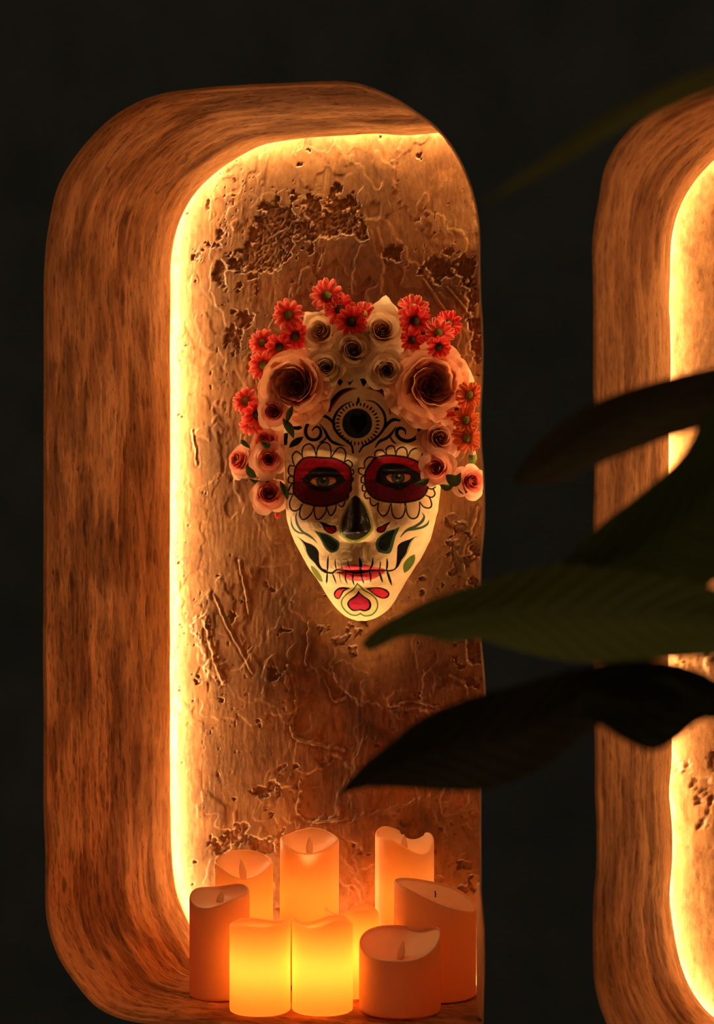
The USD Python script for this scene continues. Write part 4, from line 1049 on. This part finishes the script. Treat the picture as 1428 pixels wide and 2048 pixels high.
for cx, yc, rpx, rim, bowl, sharp, tip, lamp, label in CANDLES:
    c = aty([(cx, 1900)], yc)[0]
    r = rpx * ((c - CAM) @ FWD) / FPX
    c[2] = FLOOR_Z + .0012
    n = 72
    psi = np.linspace(0, 2 * np.pi, n, endpoint=False)
    dirs = np.cos(psi)[:, None] * RIGHT + np.sin(psi)[:, None] * FWD
    # rim heights through the eight given ones
    A = np.arange(8) * np.pi / 4
    zk = np.array([z_at(py, c + r * (math.cos(a) * RIGHT + math.sin(a) * FWD)) for a, py in zip(A, rim)]) - c[2]
    fr = np.fft.rfft(zk)
    zr = sum((np.real(fr[k] * np.exp(1j * k * psi)) * (1 if k in (0, 4) else 2)) for k in range(5)) / 8
    zb = z_at(bowl, c) - c[2]
    rows = []
    for q in (.02, .5, .93):
        rows.append(dirs * r * q + [0, 0, 0])
    rows.append(dirs * r * .985 + UP * .0012)
    for t in np.linspace(0, 1, 26):
        zz = .004 + (zr - .004 - .0035) * t
        wob = 1 + .004 * np.sin(3 * psi + 9 * t) * t
        rows.append(dirs * (r * wob)[:, None] + UP * zz[:, None])
    w = .0035 if sharp > 1 else .0022
    for a in np.linspace(0, np.pi, 7)[1:]:
        rows.append(dirs * (r - w / 2 + w / 2 * math.cos(a)) + UP * (zr - .0035 + .0035 * math.sin(a))[:, None])
    for q in np.linspace(1, .03, 14)[1:]:
        s_ = q ** sharp
        zz = zb + (zr - .0035 - zb) * s_ if sharp > 1 else (zr - .0035) * q + zb * (1 - q) - .002 * (1 - q)
        rows.append(dirs * ((r - w) * q) + UP * np.asarray(zz)[:, None])
    V = np.vstack(rows)
    F = grid_faces(len(rows), n, True)
    V = np.vstack([V, [[0, 0, 0]], [V[-n:].mean(0)]])
    j = np.arange(n)
    F3 = np.vstack([F[:, [0, 1, 2]], F[:, [0, 2, 3]], np.stack([np.full(n, len(V) - 2), (j + 1) % n, j], 1), np.stack([np.full(n, len(V) - 1), len(V) - 2 - n + j, len(V) - 2 - n + (j + 1) % n], 1)])
    if np.mean((normals(V, F3)[5 * n:6 * n] * dirs).sum(1)) < 0:
        F3 = F3[:, ::-1]
    root = thing('pillar_candle', label, 'candle', c, 'flameless candles on the niche shelf')
    put('wax_body', V, F3, 'wax', root)
    base = V[-1].copy()
    if tip is not None and sharp > 1 or tip == (806, 1881):
        zt = z_at(tip[1], c) - c[2]
        side = RIGHT * ((tip[0] - cx) / FPX * ((c - CAM) @ FWD))
        t = np.linspace(0, 1, 12)
        P = base * (1 - t[:, None]) + (side + UP * zt) * t[:, None] - UP * .001 * (1 - t[:, None])
        v, f = tube(P, .0048 * np.sin(np.pi * np.clip(.22 + .77 * t, 0, 1)) ** .8 * (1 - .25 * t) + .0004, 12)
        ax = (v - base) @ FWD
        v = v - np.outer(ax * .45, FWD)
        put('flame', v, f, 'flame_plastic', root, label='pale plastic flame')
    else:
        v, f = tube(np.array([base - UP * .002, base + UP * .004 + RIGHT * .0006, base + UP * .0075]), .0008, 6)
        put('wick', v, f, 'wick', root)
    if lamp:
        hgt = (.50 if lamp > .5 else .62) * float(zr.mean())
        v, f = tube(np.array([(0, 0, hgt - .016), (0, 0, hgt - .008), (0, 0, hgt + .008), (0, 0, hgt + .016)]), np.array([.004, .0085, .0085, .004]) * (math.sqrt(lamp) if lamp > .5 else .30), 12)
        put('lamp_bulb', v, f, 'candle_bulb', root)

# ------------------------------------------------------------------ the plant in the foreground
plant_root = CAM + FWD * 1.62 + RIGHT * .40
plant_root[2] = 0
plant = thing('leafy_plant', 'dark broad-leaved potted plant reaching in from the right, out of focus', 'plant', plant_root)
LEAVES = [  # upper edge, lower edge (picture points from tip to stalk), distances from the camera at tip and stalk, bend, colour, label
    ([(962, 405), (1050, 346), (1110, 303), (1200, 236), (1300, 182), (1428, 132), (1560, 95)], [(968, 412), (1080, 352), (1140, 318), (1210, 275), (1310, 228), (1428, 182), (1560, 150)], 1.28, 1.46, .012, (.32, .30, .09), 'narrow leaf seen edge-on at the top right'),
    ([(1022, 962), (1060, 905), (1100, 862), (1150, 825), (1220, 792), (1320, 760), (1428, 735), (1570, 715)], [(1030, 966), (1075, 970), (1130, 962), (1200, 928), (1290, 893), (1360, 868), (1428, 852), (1570, 838)], 1.62, 1.62, .016, (.17, .125, .07), 'dark leaf pointing left in front of the right-hand niche'),
    ([(1095, 1160), (1150, 1100), (1198, 1052), (1270, 995), (1330, 945), (1368, 905), (1400, 850), (1440, 800), (1570, 700)], [(1105, 1175), (1200, 1205), (1290, 1222), (1350, 1215), (1400, 1185), (1428, 1163), (1460, 1138), (1500, 1105), (1590, 1040)], 1.66, 1.56, .018, (.15, .185, .055), 'wide green leaf rising to the right edge'),
    ([(722, 1288), (752, 1256), (790, 1235), (850, 1204), (960, 1166), (1050, 1141), (1120, 1130), (1250, 1140), (1350, 1155), (1428, 1176), (1580, 1225)], [(738, 1303), (765, 1292), (800, 1275), (850, 1274), (900, 1284), (960, 1279), (1010, 1294), (1080, 1312), (1180, 1326), (1300, 1320), (1580, 1300)], 1.72, 1.50, .020, (.29, .32, .09), 'long leaf with ribbed blade reaching under the mask'),
    ([(680, 1584), (720, 1535), (780, 1485), (850, 1432), (950, 1392), (1050, 1366), (1130, 1342), (1190, 1332), (1230, 1330)], [(690, 1586), (740, 1574), (830, 1578), (930, 1583), (1000, 1574), (1070, 1545), (1130, 1505), (1180, 1462), (1215, 1440)], 1.70, 1.58, .018, (.08, .065, .042), 'lowest dark leaf pointing left'),
    ([(1150, 1345), (1200, 1328), (1280, 1320), (1340, 1324), (1390, 1338), (1428, 1356), (1490, 1395), (1580, 1450)], [(1160, 1430), (1200, 1450), (1250, 1482), (1305, 1502), (1350, 1482), (1412, 1438), (1480, 1470), (1580, 1520)], 1.56, 1.50, .015, (.040, .040, .027), 'dark drooping leaf at the right edge, beside the lowest leaf'),
]
crown = CAM + FWD * 1.56 + RIGHT * .395
crown[2] = ZO - .22
pl_o = plant_root
for up_, lo_, d0, d1, bend, colour, label in LEAVES:
    m, nl = 17, 60
    U, L = spline(up_, 10), spline(lo_, 10)

    def even(P):
        s = np.concatenate([[0], np.cumsum(np.linalg.norm(np.diff(P, axis=0), axis=1))])
        t = np.linspace(0, s[-1], nl)
        return np.stack([np.interp(t, s, P[:, 0]), np.interp(t, s, P[:, 1])], 1)
    U, L = even(U), even(L)
    t = np.linspace(0, 1, nl)[:, None]
    w = np.linspace(0, 1, m)[None]
    P = U[:, None] * (1 - w[..., None]) + L[:, None] * w[..., None]
    dist = d0 + (d1 - d0) * t ** 1.2 + .012 * np.sin(t * 5 + d0 * 40)
    edge_w = np.linalg.norm(U - L, axis=1)[:, None] * 1.5 / FPX
    dd = dist + edge_w * .55 * (np.abs(w - .48) / .5) ** 1.3 * -1 + edge_w * .25 * (w - .5) + bend * .12 * np.sin(w * 9 + t * 11)
    V = atd(P.reshape(-1, 2), dd.reshape(-1))
    ln = np.concatenate([[0], np.cumsum(np.linalg.norm(np.diff(V.reshape(nl, m, 3)[:, m // 2], axis=0), axis=1))])
    ruv = np.stack([(ln[:, None] - .10 * np.abs(w - .5) * 1.2).ravel() * 1.0, np.broadcast_to(w * .1, (nl, m)).ravel(), np.zeros(nl * m)], 1)
    back = V + FWD * .0007
    F = grid_faces(nl, m)
    b = np.concatenate([np.arange(m), np.arange(1, nl) * m + m - 1, (nl - 1) * m + np.arange(m - 2, -1, -1), np.arange(nl - 2, 0, -1) * m])
    bn = np.roll(b, -1)
    k = nl * m
    V2 = np.vstack([V, back])
    F2 = np.vstack([F[:, ::-1], F + k, np.stack([b, bn, bn + k, b + k], 1)])
    if np.mean(normals(V2, np.vstack([F2[:, [0, 1, 2]], F2[:, [0, 2, 3]]]))[:k] @ FWD) > 0:
        F2 = F2[:, ::-1]
    lf = put('leaf', V2 - pl_o, F2, 'plant_leaf', plant, col=np.tile([colour], (2 * k, 1)), ruv=np.vstack([ruv, ruv]), label=label)
    mid_line = V.reshape(nl, m, 3)[2:, m // 2]
    v, f = tube(mid_line[::3] - FWD * .0005 - pl_o, np.linspace(.0006, .0026, len(mid_line[::3])), 8)
    put('midrib', v, f, 'plant_leaf', lf, col=np.tile([np.asarray(colour) * 1.15], (len(v), 1)), ruv=np.zeros((len(v), 3)))
    e = mid_line[-1]
    out = mid_line[-1] - mid_line[-6]
    out /= np.linalg.norm(out)
    v, f = tube(spline([e - out * .01, e + out * .05, (e + crown) / 2 + RIGHT * .03 + UP * .02, crown + UP * .02, crown - UP * .05], 8) - pl_o, np.linspace(.004, .008, 33), 10)
    put('leaf_stalk', v, f, 'plant_leaf', plant, col=np.tile([(.07, .08, .03)], (len(v), 1)), ruv=np.zeros((len(v), 3)))
v, f = tube(spline([crown + UP * .03, crown - UP * .3, (crown + plant_root) / 2 + RIGHT * .02, plant_root + UP * .30], 8) - pl_o, np.linspace(.016, .024, 25), 14)
put('stem', v, f, 'plant_leaf', plant, col=np.tile([(.08, .085, .03)], (len(v), 1)), ruv=np.zeros((len(v), 3)))
prof = np.array([(0.001, 0), (.12, 0), (.135, .01), (.16, .29), (.175, .295), (.178, .33), (.16, .335), (.155, .30), (.001, .29)])
pot = trimesh.creation.revolve(prof, sections=48)
put('pot', np.array(pot.vertices), np.array(pot.faces), 'pot_clay', plant, nrm=None, label='dark clay pot')
